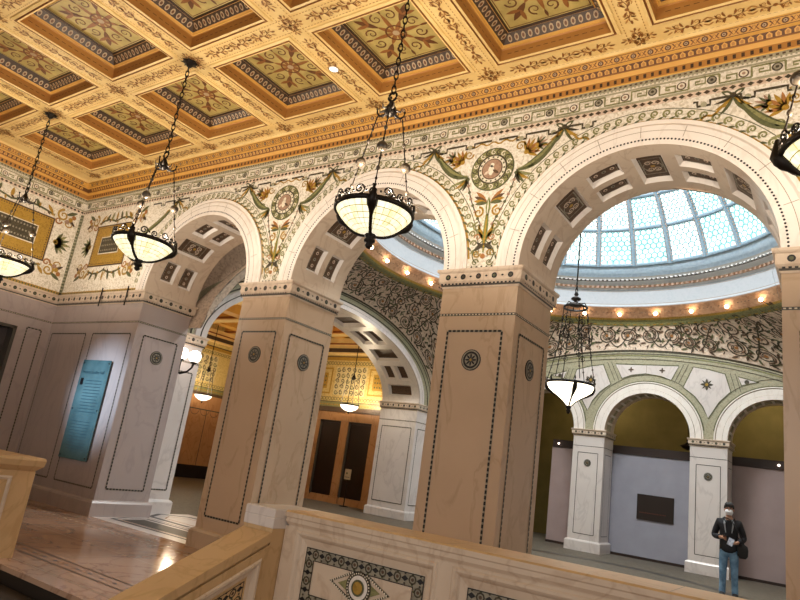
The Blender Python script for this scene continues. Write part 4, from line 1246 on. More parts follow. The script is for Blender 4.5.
# back wall with three small arches
BXC = -1.345; BP = 3.2; BW = .905; BR = (BP-BW)/2; BO = BR+.33
BZ = 3.19; BS = 3.40
BA = [BXC+BP*k for k in (-1, 0, 1)]
def back_wall():
    b = MB(); y = RY1; n = 32
    mt = 'mosaic_pale_green'
    top = 6.75
    xs = RX0-.3
    T = .55
    for xc in BA:
        if xc-BR > xs+.01: b.box(xs, y, BS, xc-BR, y+T, top, mt)
        for i in range(n):
            a0, a1 = pi-pi*i/n, pi-pi*(i+1)/n
            p, q = (xc+BR*cos(a0), BS+BR*sin(a0)), (xc+BR*cos(a1), BS+BR*sin(a1))
            for yy in (y, y+T): b.face([(p[0], yy, p[1]), (q[0], yy, q[1]), (q[0], yy, top), (p[0], yy, top)], mt)
        xs = xc+BR
    b.box(xs, y, BS, RX1+.3, y+T, top, mt)
    w = build('wall_back', b, kind='structure', label='back wall of the rotunda with green mosaic bands over three small arches')
    M = -1.40
    cen = [(-2.28+.0, 5.38), (-.53, 5.37), (-.72, 4.95), (-1.0, 5.05), (-1.42, 5.11), (-1.8, 5.06), (-2.08, 4.95)]
    sh = [(-.16, 5.35), (.24, 5.29), (.64, 5.18), (.78, 4.70), (.50, 4.40), (.24, 3.95), (.10, 4.25), (-.10, 4.52), (-.41, 4.77)]
    tr = [(.95, 5.12), (1.44, 4.98), (1.2, 4.93), (1.03, 4.88)]
    tr2 = [(1.75, 4.9), (2.5, 4.72), (2.9, 4.45), (2.2, 4.86)]
    sh2 = [(2.6, 4.66), (3.3, 4.25), (3.5, 3.6), (3.2, 4.2)]
    def mir(P): return [(2*M-x, z) for x, z in P][::-1]
    nP = 0
    for P, kind in ((cen, 'c'), (sh, 's'), (mir(sh), 's'), (tr, 't'), (mir(tr), 't')):
        b = MB()
        b.prism(P, 'y', y-.012, y, 'marble_white')
        d = Deco(b, plane_map('y', y-.012, -1), .003)
        d.ribbon(P, .03, 'mosaic_olive', 0, True)
        cx, cz = sum(p[0] for p in P)/len(P), sum(p[1] for p in P)/len(P)
        if kind == 's':
            sx = .19 if cx > M else 2*M-.19; cz = 4.87
            for k in range(8): d.leaf(sx, cz, k*pi/4, .16, .07 if k % 2 == 0 else .04, 'mosaic_dark', 1)
            d.disc(sx, cz, .04, 'mosaic_gold', 2, 8)
        elif kind == 'c':
            for xx in (M-.43, M+.43): 
                for k in range(4): d.leaf(xx, 5.22, k*pi/2, .08, .045, 'mosaic_brown', 1)
            d.rect(M-.005, 5.11, M+.005, 5.37, 'joint', 1)
        else:
            d.disc(cx, cz, .06, 'mosaic_dark', 1, 8)
        build('marble_panel', b, w)
    b = MB(); d = Deco(b, plane_map('y', y, -1), .004)
    for xc in BA:
        d.arc(xc, BS, BO+.02, .15, pi-.15, .03, 'mosaic_olive', 1, 40)
        d.arc(xc, BS, BO+.2, .45, pi-.45, .012, 'mosaic_dark', 1, 40)
    for sgn in (1, -1):
        f = lambda x: x if sgn > 0 else 2*M-x
        for (xa, za, xb, zb) in ((-.34, 5.42, -.58, 4.88), (.82, 5.2, .96, 4.7)):
            d.ribbon([(f(xa-.06), za), (f(xb-.06), zb)], .014, 'mosaic_dark', 2); d.ribbon([(f(xa+.06), za), (f(xb+.06), zb)], .014, 'mosaic_dark', 2)
    N = 60
    for k, (dh, w_, m) in enumerate(((.06, .02, 'mosaic_dark'), (.22, .015, 'mosaic_dark'), (.11, .03, 'mosaic_green'))):
        d.ribbon([(XB_+(AB_-dh)*cos(pi*i/N), SPR+(HB_-dh)*sin(pi*i/N)) for i in range(4, N-3)], w_, m, 2)
    build('mosaic', b, w)
    # small arches
    labs = ('small white marble arch at the back, left one behind the rotunda chandelier', 'small white marble arch at the back, centre one over the dark sign', 'small white marble arch at the back, right one beyond the standing person')
    for xc, lb in zip(BA, labs):
        r = thing('small_arch', lb, 'arch', (xc, y+.4, BS))
        b = MB(); n = 36
        P = lambda q, yy: [(xc+q*cos(pi*i/n), yy, BS+q*sin(pi*i/n)) for i in range(n+1)]
        b.grid([P(BR, y-.05), P(BR+.12, y-.05), P(BR+.13, y-.03), P(BR+.28, y-.03), P(BR+.3, y-.05), P(BO, y-.05), P(BO, y)], 'marble_cream', smooth=False,
               mfun=lambda i, j: 'joint' if i in (1, 3) else 'marble_cream')
        build('archivolt', b, r)
        b = MB(); 
        b.grid([P(BR, y-.05), P(BR, y+.15), P(BR+.06, y+.2), P(BR+.06, y+.6), P(BR, y+.65), P(BR, y+BW)], 'marble_pink', smooth=False)
        # ribs between coffers
        for k in range(1, 15):
            a = pi*k/15
            p = [(xc+q*cos(a+e), yy, BS+q*sin(a+e)) for q, yy, e in ((BR+.0, y+.15, -.03), (BR+.0, y+.15, .03), (BR+.0, y+.65, .03), (BR+.0, y+.65, -.03))]
            b.face(p, 'marble_cream')
        build('soffit', b, r)
back_wall()
bl = [('white marble pier at the back left end, hidden behind the near pier', BXC-BP*1.5-BW/2), ('white marble pier at the back, left of the dark sign', BXC-BP/2-BW/2),
      ('white marble pier at the back, directly behind the standing person', BXC+BP/2-BW/2), ('white marble pier at the back right end, beyond the photo edge', BXC+BP*1.5-BW/2)]
for lb, x in bl: 
    r = thing('marble_pier', lb, 'pier', (x+BW/2, RY1+BW/2, 0))
    b = MB(); b.box(x, RY1, 0, x+BW, RY1+BW, BZ+.01, 'marble_white'); build('shaft', b, r)
    base(r, x, RY1, x+BW, RY1+BW, 'marble_white', .3)
    capital(r, x, RY1, x+BW, RY1+BW, BZ, 'frl', .88)
    for sd in 'fr':
        mp, u0, u1 = {'f': (plane_map('y', RY1, -1), x, x+BW), 'r': (plane_map('x', x+BW, 1), RY1, RY1+BW)}[sd]
        b = MB(); face_inlay(b, mp, u0, u1, 2.72, .46, .16, False, dash=False, dark='grey_inlay'); d = Deco(b, mp, .003); d.rect(u0, 2.9, u1, 2.915, 'grey_inlay'); build('inlay_border', b, r)
    medallion(r, plane_map('y', RY1, -1), x+BW/2, 2.43, .105)
# corner walls of rotunda behind
b = MB(); b.box(RX0-.3, RY1, 0, bl[0][1], RY1+.55, BS, 'marble_white'); b.box(bl[3][1]+BW, RY1, 0, RX1+.3, RY1+.55, BS, 'marble_white')
build('wall_back', b, kind='structure', label='marble corner walls beside the small arches')

# temporary partitions behind the small arches
def partitions():
    y = 13.25
    for k, (x0, x1, mt, lb) in enumerate(((-4.42, -2.95, 'panel_mauve', 'narrow mauve grey partition panel between near pier and left back pier'), (-2.9, .25, 'panel_grey', 'wide lavender grey partition panel carrying the dark sign'), (.3, 1.93, 'panel_mauve', 'tall mauve grey partition panel right of the standing person'))):
        r = thing('partition_panel', lb, 'partition', ((x0+x1)/2, y, 0), 'temporary partitions behind the back arches')
        b = MB(); b.box(x0, y, .07, x1, y+.08, 2.86, mt); b.box(x1-.02, y-.02, .07, x1, y, .9+k, mt); build('board', b, r)
        b = MB(); b.box(x0, y-.015, 0, x1, y+.1, .07, 'header_brown'); build('kickboard', b, r)
    b = MB(); b.box(-4.4, y-.03, 2.865, 2.2, y+.12, 3.10, 'header_brown')
    r = build('header_beam', b, label='dark brown beam running along the top of the partition panels', cat='beam')
    for x, lb in ((-4.2, 'tiny white lamp at the left end of the brown beam'), (1.8, 'tiny white lamp at the right end of the brown beam')):
        b = MB(); b.ball((x, y-.07, 2.98), .03, 'globe', 10, 6); b.box(x-.02, y-.05, 2.96, x+.02, y-.03, 3.0, 'iron'); build('beam_lamp', b, label=lb, cat='lamp')
    # end return in dark
    b = MB(); b.box(1.95, y-.1, 0, 2.07, y+.9, 3.1, 'header_brown'); build('partition_post', b, label='dark upright post ending the partition at the right', cat='post')
    # dark sign
    r = thing('wall_sign', 'small dark brown sign with a faint line of lettering on the grey partition', 'sign', (-1.26, y, 1.43))
    b = MB(); b.box(-1.76, y-.03, 1.08, -.76, y, 1.78, 'sign_brown'); build('board', b, r)
    b = MB(); d = Deco(b, plane_map('y', y-.03, -1), .003)
    rnd = random.Random(5); x = -1.68
    while x < -1.0:
        w = .015+.03*rnd.random(); d.rect(x, 1.265, x+w, 1.29, 'sign_red'); x += w+.012
    build('lettering', b, r)
    # gallery behind
    b = MB(); b.box(-9.4, 16.5, 0, 9, 16.7, 6.5, 'olive_wall'); build('wall_back', b, kind='structure', label='dark olive yellow wall behind the partitions')
    b = MB(); b.box(-9.5, 12.75, 5.6, 9, 16.7, 5.7, 'olive_wall'); build('ceiling', b, kind='structure', label='dark ceiling of the gallery behind the small arches')
    b = MB(); b.box(-9.5, 12.76, 0, -9.3, 16.6, 5.6, 'olive_wall'); build('wall_left', b, kind='structure', label='side wall of the gallery behind the small arches')
partitions()
for lx in (-3.6, 1.4):  # unseen fill lights added to brighten the olive wall
    L = bpy.data.lights.new('gallery_fill', 'POINT'); L.energy = 45; L.color = (1, .85, .55); L.shadow_soft_size = .2
    o = bpy.data.objects.new('gallery_fill', L); COL.objects.link(o); o.location = (lx, 15.0, 5.0)
def dark_pendant(x, y, z, label):
    r = thing('pendant_lamp', label, 'lamp', (x, y, 5.6), None)
    b = MB(); b.tube([(x, y, 5.6), (x, y, z+.2)], .012, 'iron', 6); build('rod', b, r)
    b = MB(); b.lathe([(1e-4, .22), (.05, .18), (.03, .12), (.10, .06), (.24, .0), (.16, -.07), (.04, -.12), (1e-4, -.13)], (x, y, z), 16, 'bronze'); build('shade', b, r)
dark_pendant(-.75, 15, 3.42, 'unlit dark pendant lamp hanging behind the centre back arch')

# ================================================================ dome
SZ, SR = 6.55, 4.75
def dome():
    r = thing('glass_dome', 'great stained glass dome of pale blue ribs and white cyan panes', 'dome', (XC, YC, RZ))
    c = (XC, YC, 0)
    # entablature ring
    b = MB()
    prof = [(5.36, 6.60, 'mosaic_green'), (5.30, 6.64, 'mosaic_gold'), (5.26, 6.69, 'plaster_pink'), (5.22, 6.72, 'plaster_pink'), (5.10, 6.92, 'plaster_pink'), (5.0, 6.96, 'frieze_white'), (5.0, 7.0, 'frieze_white'),
            (5.08, 7.03, 'frieze_white'), (5.078, 7.06, 'joint'), (5.077, 7.075, 'frieze_white'), (5.055, 7.44, 'joint'), (5.054, 7.455, 'frieze_white'), (5.05, 7.5, 'plaster'), (4.98, 7.53, 'plaster_pink'), (4.94, 7.60, 'plaster'), (4.90, 7.64, 'plaster'), (4.81, 7.69, 'grey_inlay'), (4.80, 7.74, 'plaster'), (4.70, 7.78, 'dome_blue'), (4.66, 7.86, 'dome_blue'), (4.58, 7.9, 'dome_blue'), (4.54, 8.03, 'rib_blue'), (4.48, 8.07, 'rib_blue')]
    b.lathe([(p[0], p[1]) for p in prof], c, 128, mts=[p[2] for p in prof[:-1]])
    build('entablature', b, r)
    b = MB()
    for i in range(220):
        a = 2*pi*i/220; q = Matrix.Translation((XC, YC, 0)) @ Matrix.Rotation(a, 4, 'Z')
        b.box(4.93, -.035, 7.53, 4.975, .035, 7.60, 'mosaic_rose', q)
    for i in range(240):
        a = 2*pi*i/240; q = Matrix.Translation((XC, YC, 0)) @ Matrix.Rotation(a, 4, 'Z')
        b.box(4.74, -.035, 7.70, 4.80, .035, 7.735, 'plaster', q)
    for i in range(300):
        a = 2*pi*i/300; q = Matrix.Translation((XC, YC, 0)) @ Matrix.Rotation(a, 4, 'Z')
        b.box(5.07, -.012, 6.93, 5.11, .012, 6.95, 'mosaic_brown', q)
        if i % 5: b.box(5.145, -.02, 6.83, 5.165, .02, 6.85, 'mosaic_brown', q)
    build('dentil_course', b, r)
    # bulbs on rosettes
    first = None
    NB = 32
    for i in range(NB):
        a = 2*pi*(i+.5)/NB
        if first is None:
            p = Vector((5.13, 0, 6.80))
            ro = bpy.data.objects.new('bulb_rosette', None); COL.objects.link(ro); ro.parent = r; ro.location = (0, 0, 0)
            b = MB(); 
            rows = []
            for q, h in ((.09, 0), (.085, .02), (.05, .028), (.03, .04)):
                rows.append([(XC+5.17-h*1.0+.0+q*.5*sin(t), YC+q*cos(t), 6.80+q*.85*sin(t)-h*.6) for t in [2*pi*k/14 for k in range(14)]])
            b.grid(rows, 'plaster_pink', closed_u=True)
            build('rosette', b, ro)
            b = MB(); b.ball((XC+5.09, YC, 6.76), .048, 'bulb', 10, 6); build('light_bulb', b, ro)
            first = ro; ro.rotation_euler = (0, 0, a)
        else:
            c2 = copy_tree(first, r, (0, 0, 0)); c2.rotation_euler = (0, 0, a)
    # panes and ribs
    phis = [18.7, 31.2, 42.2, 53, 63.5, 73.5]
    NR = 28; dth = 2*pi/NR
    S = lambda ph, th, e=0: (XC+(SR+e)*cos(ph)*cos(th), YC+(SR+e)*cos(ph)*sin(th), SZ+(SR+e)*sin(ph))
    rnd = random.Random(9)
    proto = {}
    for k in range(5):
        p0, p1 = radians(phis[k]+.55), radians(phis[k+1]-.55)
        nr = NR if k < 4 else NR
        for i in range(nr):
            tc = dth*(i+.5); hw = dth/2-.08/(cos(p0)*4.6)
            mt = 'pane_cyan' if rnd.random() < .35 or k == 0 and i % 3 == 0 else 'pane_white'
            key = (k, mt)
            if key not in proto:
                b = MB()
                rows = [[S(p0+(p1-p0)*u/3, hw*(-1+2*v/3)) for v in range(4)] for u in range(4)]
                b.grid(rows, mt, smooth=True)
                # lead cames: fish scale rows
                e = -.006; nc = 5 if k < 2 else 4; nrw = 7 if k < 2 else 6
                mp = lambda u, v, o: S(v, u, -o)
                d = Deco(b, mp, .006)
                lw = .0052*(1 if k < 3 else 1.2)
                for q in range(nrw):
                    v0 = p0+(p1-p0)*q/nrw; v1 = p0+(p1-p0)*(q+1)/nrw
                    sh = .5 if q % 2 else 0
                    for cI in range(-1, nc+1):
                        u0 = hw*(-1+2*(cI+sh)/nc); u1 = hw*(-1+2*(cI+1+sh)/nc)
                        pts = [(max(-hw, min(hw, u0+(u1-u0)*t)), v1-(v1-v0)*.42*(2*t-1)**2) for t in (0, .15, .35, .5, .65, .85, 1)]
                        if u1 > -hw and u0 < hw: d.ribbon(pts, lw, 'lead', 0)
                        if -hw < u0 < hw: d.ribbon([(u0, v0-.0), (u0, v1-(v1-v0)*.42)], lw*1.25, 'lead', 0)
                o = build('glass_pane', b, r); o.location = (0, 0, 0)
                # recentre around axis so copies rotate
                proto[key] = o
                o.rotation_euler = (0, 0, tc)
            else:
                o = proto[key].copy(); COL.objects.link(o); o.parent = r; o.rotation_euler = (0, 0, tc)
    fr = None
    for i in range(NR):
        th = dth*i
        if fr is None:
            b = MB(); n = 14
            prof = [(-.085, .03), (-.085, -.015), (-.05, -.03), (-.03, -.06), (.03, -.06), (.05, -.03), (.085, -.015), (.085, .03)]
            rows = []
            for j in range(n+1):
                ph = radians(18.2+(73-18.2)*j/n); w = 1 if ph < 1.0 else .75
                w *= max(.35, cos(ph)/.95)
                rows.append([(XC+(SR+e)*cos(ph), YC+o*w, SZ+(SR+e)*sin(ph)) for o, e in prof])
            b.grid(rows, 'rib_blue', smooth=False)
            n2 = 60
            for j in range(n2):
                ph = radians(18.5+(72-18.5)*(j+.5)/n2)
                for o in (-.062, .062):
                    p = Vector((XC+(SR-.03)*cos(ph), YC+o*max(.35, cos(ph)/.95), SZ+(SR-.03)*sin(ph))); b.box(p.x-.012, p.y-.012, p.z-.012, p.x+.012, p.y+.012, p.z+.012, 'plaster_pink')
            fr = build('rib', b, r); fr.rotation_euler = (0, 0, th)
        else:
            o = fr.copy(); COL.objects.link(o); o.parent = r; o.rotation_euler = (0, 0, th)
    for k in range(6):
        b = MB(); p = radians(phis[k]); rows = []
        for dp, e in ((-.65, .03), (-.65, -.012), (-.3, -.03), (.3, -.03), (.65, -.012), (.65, .03)):
            q = p+radians(dp); rows.append([S(q, 2*pi*j/128, e) for j in range(128)])
        b.grid(rows, 'rib_blue', closed_u=True, smooth=True); build('ring_rib', b, r)
    b = MB(); rows = [[S(radians(q), 2*pi*j/48, 0) for j in range(48)] for q in (72, 78, 84, 89.5)]
    b.grid(rows, 'dome_blue', closed_u=True); build('crown', b, r)
    # outer weather shell hidden behind glass
    return r
DOME = dome()

# ================================================================ rotunda chandelier
def rotunda_chandelier():
    x, y = -1.56, 6.4; c = (x, y, 3.72)
    r = thing('chandelier', 'chandelier with white glass bowl on fine chains hanging under the dome', 'chandelier', (x, y, 11.25))
    b = MB(); b.tube([(x, y, 11.28), (x, y, 6.0)], .016, 'iron', 6); chain(b, (x, y, 6.0), (x, y, 5.72), .07, .012, 'iron'); build('chain', b, r)
    b = MB(); b.lathe([(1e-4, .3), (.03, .27), (.05, .22), (.03, .18), (.10, .14), (.11, .11), (.04, .06), (.06, .03), (.15, .0), (.17, -.02), (.1, -.05), (1e-4, -.06)], (x, y, 5.5), 16, 'iron')
    b.lathe([(.24, -.02), (.262, -.02), (.262, .02), (.24, .02), (.24, -.02)], (x, y, 5.42), 24, 'iron')
    for k in range(6):
        a = k*pi/3; b.tube([(x+.1*cos(a), y+.1*sin(a), 5.5), (x+.2*cos(a), y+.2*sin(a), 5.52), (x+.25*cos(a), y+.25*sin(a), 5.42)], .014, 'iron', 5)
    build('hub', b, r)
    for k in range(6):
        a = k*pi/3+.2
        p0 = Vector((x+.25*cos(a), y+.25*sin(a), 5.40)); p1 = Vector((x+.49*cos(a), y+.49*sin(a), 3.80))
        pts = []
        for i in range(13):
            t = i/12; bul = sin(pi*t)*(.06 if k % 2 else .02); p = p0.lerp(p1, t); pts.append((p.x-cos(a)*(bul), p.y-sin(a)*bul, p.z))
        b = MB(); b.tube(pts, .009, 'iron', 5)
        for i in range(2, 12, 2): b.ball(pts[i], .022, 'pearl' if i > 5 else 'iron', 8, 5, 1.3)
        # scroll bracket midway
        q = pts[4]; b.tube([(q[0]+.10*cos(t)*cos(a)*(1-t/9), q[1]+.10*cos(t)*sin(a)*(1-t/9), q[2]+.12*sin(t)) for t in [j*.5 for j in range(12)]], .007, 'iron', 5)
        for (i0, sc, sg2) in ((2, .11, 1), (5, .10, -1), (8, .08, 1)):
            q = pts[i0]; P2 = []
            for j in range(16):
                tt = j/15*1.5*2*pi; rr_ = sc*(1-.75*j/15); P2.append((q[0]+(rr_*cos(tt)*sg2)*-sin(a), q[1]+(rr_*cos(tt)*sg2)*cos(a), q[2]+rr_*sin(tt)))
            b.tube(P2, .0075, 'iron', 5)
        build('hanger', b, r)
    b = MB(); prof = [(.49, 0), (.485, -.06), (.45, -.13), (.36, -.2), (.24, -.27), (.12, -.36), (.05, -.44), (1e-4, -.46)]
    b.lathe(prof, c, 32, 'bowl_plain'); build('glass_bowl', b, r)
    b = MB(); b.lathe([(.475, -.02), (.51, -.02), (.51, .03), (.475, .03), (.475, -.02)], c, 32, 'iron')
    for k in range(12):
        a = k*pi/6; b.tube([(x+.5*cos(a), y+.5*sin(a), 3.74), (x+.52*cos(a), y+.52*sin(a), 3.80), (x+.5*cos(a), y+.5*sin(a), 3.86)], [.018, .02, .006], 'pearl' if k % 2 else 'iron', 6)
    build('rim', b, r)
    for k in range(4):
        a = k*pi/2+.55; b = MB()
        pts = [(x+(q+.012)*cos(a), y+(q+.012)*sin(a), 3.72+h) for q, h in prof]; b.tube(pts, [.03, .045, .05, .035, .02, .015, .015, .01], 'iron', 8); build('strap', b, r)
    b = MB(); b.lathe([(1e-4, -.44), (.05, -.45), (.06, -.49), (.03, -.52), (.05, -.55), (.03, -.60), (1e-4, -.63)], c, 14, 'iron'); build('finial', b, r)
rotunda_chandelier()

# ================================================================ sconce
def sconce():
    y = 1.40; x = RX0
    r = thing('wall_sconce', 'wall sconce with two bright white globes on a dark curled bracket', 'sconce', (x, y, 2.9))
    b = MB(); b.lathe([(1e-4, -.25), (.03, -.24), (.06, -.1), (.05, .05), (.07, .12), (.02, .2), (1e-4, .21)], (x+.03, y, 2.87), 12, 'iron'); build('backplate', b, r)
    for s in (-1, 1):
        P = [(x+.05, y, 2.80), (x+.15, y+s*.04, 2.75), (x+.27, y+s*.1, 2.79), (x+.34, y+s*.15, 2.89), (x+.35, y+s*.16, 2.98)]
        b = MB(); b.tube(P, [.03, .026, .022, .02, .03], 'iron', 8); b.lathe([(.02, -.03), (.07, .0), (.06, .02)], (x+.35, y+s*.16, 2.99), 12, 'iron'); a = build('arm', b, r)
        b = MB(); b.ball((x+.35, y+s*.16, 3.12), .125, 'globe', 18, 10); build('globe', b, a)
sconce()

# ================================================================ far gallery (yellow room)
def gallery():
    x0, x1, y0, y1 = -18.4, RX0-1.45, 1.09, 12.0
    b = MB(); b.box(x0, y1, 0, x1+.3, y1+.3, 3.4, 'orange_marble'); b.box(x0, y1, 3.4, x1+.3, y1+.3, 6.6, 'mosaic_yellow')
    w = build('wall_back', b, kind='structure', label='gallery wall with orange marble below and yellow mosaic above dark doors')
    b = MB(); d = Deco(b, plane_map('y', y1, -1), .004)
    def yellow(d, u0, u1, rev=False):
        z0, z1 = 3.62, 5.2
        d.rect(u0, 3.42, u1, 3.62, 'mosaic_green'); d.dashes((u0, 3.5), (u1, 3.5), .05, .12, 'mosaic_gold', .6, 1); d.rect(u0, 3.60, u1, 3.625, 'mosaic_dark', 1); d.rect(u0, 3.3, u1, 3.42, 'mosaic_brown')
        for zz in (3.72, 5.08):
            n = int((u1-u0)/.14)
            for i in range(n): d.ring(u0+.14*(i+.5), zz, .06, .022, 'mosaic_olive', 1, 8)
        d.rect(u0, 5.2, u1, 5.32, 'mosaic_gold'); d.rect(u0, 5.32, u1, 5.36, 'mosaic_brown', 1)
        u = u0+.2; k = 0
        while u < u1-1.2:
            if k % 2:
                d.rect(u, 3.9, u+.95, 4.9, 'mosaic_gold', 1); d.rect(u+.06, 3.96, u+.89, 4.84, 'mosaic_yellow', 2); d.rect(u+.2, 4.1, u+.75, 4.7, 'mosaic_gold', 3)
                for i in range(3): d.dashes((u+.25, 4.22+i*.17), (u+.7, 4.22+i*.17), .06, .1, 'mosaic_olive', .55, 4)
                u += 1.1
            else:
                W = 1.5
                d.rect(u, 3.85, u+W, 4.95, 'mosaic_pale_gold', 1)
                for i in range(6):
                    for j in range(5):
                        cx, cz = u+.13+i*(W-.26)/5, 3.97+j*.215
                        d.spiral(cx, cz, .095, 1.3, (i+j)*1.57, 1 if (i+j) % 2 else -1, .045, 'mosaic_dark' if (i+j) % 4 else 'mosaic_olive', 2, 12)
                u += W+.12
            k += 1
    yellow(d, x0, x1)
    for u in (-15.6, -13.35, -10.35):
        d.rect(u, .12, u+.02, 3.0, 'grey_inlay')
    build('mosaic', b, w)
    # door surround pilasters and doors
    b = MB()
    for (a, c) in ((-13.55, -13.05), (-12.02, -11.68), (-10.62, -10.25)): b.box(a, y1-.14, 0, c, y1, 3.0, 'orange_marble'); b.box(a-.03, y1-.17, 0, c+.03, y1, .25, 'orange_marble')
    b.box(-13.6, y1-.16, 2.9, -10.2, y1, 3.3, 'orange_marble'); b.box(-13.65, y1-.2, 3.22, -10.15, y1, 3.34, 'mosaic_brown'); b.box(-13.05, y1-.1, 0, -10.62, y1, .24, 'orange_marble')
    build('trim_1', b, kind='structure', label='orange marble surround of the two dark doors')
    for k, (a, c) in enumerate(((-13.05, -12.02), (-11.68, -10.62))):
        b = MB(); b.box(a, y1-.06, .2, c, y1-.02, 2.9, 'door_dark')
        dr = build('door_%d' % (k+2), b, kind='structure', label='dark recessed door in the orange marble surround, %s one' % ('left', 'right')[k])
        b = MB(); b.box(a, y1-.1, .2, a+.08, y1-.02, 2.9, 'grey_inlay'); b.box(a, y1-.1, 2.82, c, y1-.02, 2.9, 'header_brown'); build('door_frame', b, dr)
    # west wall
    b = MB(); b.box(x0-.3, y0, 0, x0, y1+.3, 3.3, 'orange_marble'); b.box(x0-.3, y0, 3.3, x0, y1+.3, 6.6, 'mosaic_yellow')
    w = build('wall_left', b, kind='structure', label='far end wall of the gallery, orange marble with yellow mosaic above')
    b = MB(); d = Deco(b, lambda u, v, o: (x0+o, u, v), .004)
    yellow(d, y0, y1)
    d.rect(y0, 0, y1, .5, 'black_inlay'); d.rect(y0, 2.7, y1, 2.74, 'grey_inlay')
    for u in (8.2, 9.6, 10.9): d.rect(u, .5, u+.03, 2.7, 'grey_inlay')
    for i in range(8): d.arc(8.3+i*.5, 2.7, .22, pi, 2*pi, .02, 'grey_inlay', 1, 8)
    build('mosaic', b, w)
    b = MB(); b.box(x0, y0-.2, 0, x1, y0, 6.6, 'mosaic_yellow'); build('wall_front', b, kind='structure', label='near wall of the yellow gallery')
    # ceiling with beams
    b = MB(); b.box(x0-.3, y0, 6.35, x1+.3, y1+.3, 6.45, 'ceil_pale')
    c = build('ceiling', b, kind='structure', label='golden beamed ceiling of the gallery')
    b = MB()
    for y in (2.4, 4.6, 6.8, 9.0, 11.2): b.box(x0, y-.25, 6.0, x1, y+.25, 6.35, 'ceil_gold'); b.box(x0, y-.27, 6.02, x1, y-.25, 6.1, 'ceil_rust'); b.box(x0, y+.25, 6.02, x1, y+.27, 6.1, 'ceil_dark'); b.box(x0, y-.2, 5.99, x1, y+.2, 6.0, 'ceil_pale')
    for x in (-17, -14.8, -12.6, -10.4): b.box(x-.25, y0, 6.0, x+.25, y1, 6.345, 'ceil_gold')
    b.box(x0, y1-.3, 5.4, x1, y1, 6.0, 'ceil_pale'); b.box(x0, y1-.32, 5.45, x1, y1-.3, 5.6, 'ceil_dark'); b.box(x0, y1-.32, 5.75, x1, y1-.3, 5.8, 'ceil_rust')
    b.box(x0, y0, 5.5, x0+.3, y1, 6.0, 'ceil_pale'); b.box(x0+.3, y0, 5.55, x0+.32, y1, 5.7, 'ceil_dark'); b.box(x0+.3, y0, 5.8, x0+.32, y1, 5.85, 'ceil_rust')
    build('ceiling_beams', b, c)
gallery()
def small_chandelier(x, y, zr, label, R=.33, top=6.0, power=120):
    r = thing('chandelier', label, 'chandelier', (x, y, top), 'small chandeliers in the yellow gallery')
    b = MB(); b.tube([(x, y, top), (x, y, zr+1.0)], .014, 'iron', 6); build('rod', b, r)
    b = MB(); b.lathe([(1e-4, .15), (.05, .1), (.09, .0), (.03, -.05), (1e-4, -.06)], (x, y, zr+.95), 12, 'iron')
    for k in range(4):
        a = k*pi/2+.4; b.tube([(x+.05*cos(a), y+.05*sin(a), zr+.95), (x+.2*cos(a), y+.2*sin(a), zr+.98), (x+R*cos(a), y+R*sin(a), zr)], .012, 'iron', 5)
    build('hub', b, r)
    b = MB(); b.lathe([(R, 0), (R*.97, -.06), (R*.75, -.14), (R*.4, -.2), (1e-4, -.23)], (x, y, zr), 24, 'bowl_plain'); build('glass_bowl', b, r)
    b = MB(); b.lathe([(R-.01, -.02), (R+.015, -.02), (R+.015, .03), (R-.01, .03), (R-.01, -.02)], (x, y, zr), 24, 'iron'); b.lathe([(1e-4, -.21), (.035, -.23), (.02, -.3), (1e-4, -.33)], (x, y, zr), 10, 'iron'); build('rim', b, r)
    L = bpy.data.lights.new('chandelier_lamp', 'POINT'); L.energy = power; L.color = (1, .80, .55); L.shadow_soft_size = .15
    o = bpy.data.objects.new('chandelier_lamp', L); COL.objects.link(o); o.parent = r; o.location = (0, 0, zr+.15-top)
small_chandelier(-11.15, 11.1, 3.42, 'small lit chandelier hanging in front of the dark doors')
small_chandelier(-17.2, 9.6, 3.20, 'small lit chandelier seen through the leftmost arch')
small_chandelier(-12.6, 5.0, 3.45, 'small gallery chandelier hidden behind the piers', power=220)

def sign_stand():
    x, y = -11.0, 11.45
    r = thing('sign_stand', 'small pale notice on a thin stand before the right dark door', 'sign', (x, y, 0))
    b = MB(); b.lathe([(.16, 0), (.16, .02), (.02, .035)], (x, y, 0), 16, 'iron'); b.tube([(x, y, .02), (x, y, .95)], .018, 'iron', 6); build('stand', b, r)
    b = MB(); b.box(x-.13, y-.04, .90, x+.13, y-.015, 1.25, 'ceil_ivory'); b.box(x-.07, y-.045, 1.08, x+.0, y-.04, 1.14, 'mosaic_olive'); b.box(x-.09, y-.045, .97, x+.09, y-.04, .99, 'grey_inlay'); build('notice', b, r)
sign_stand()

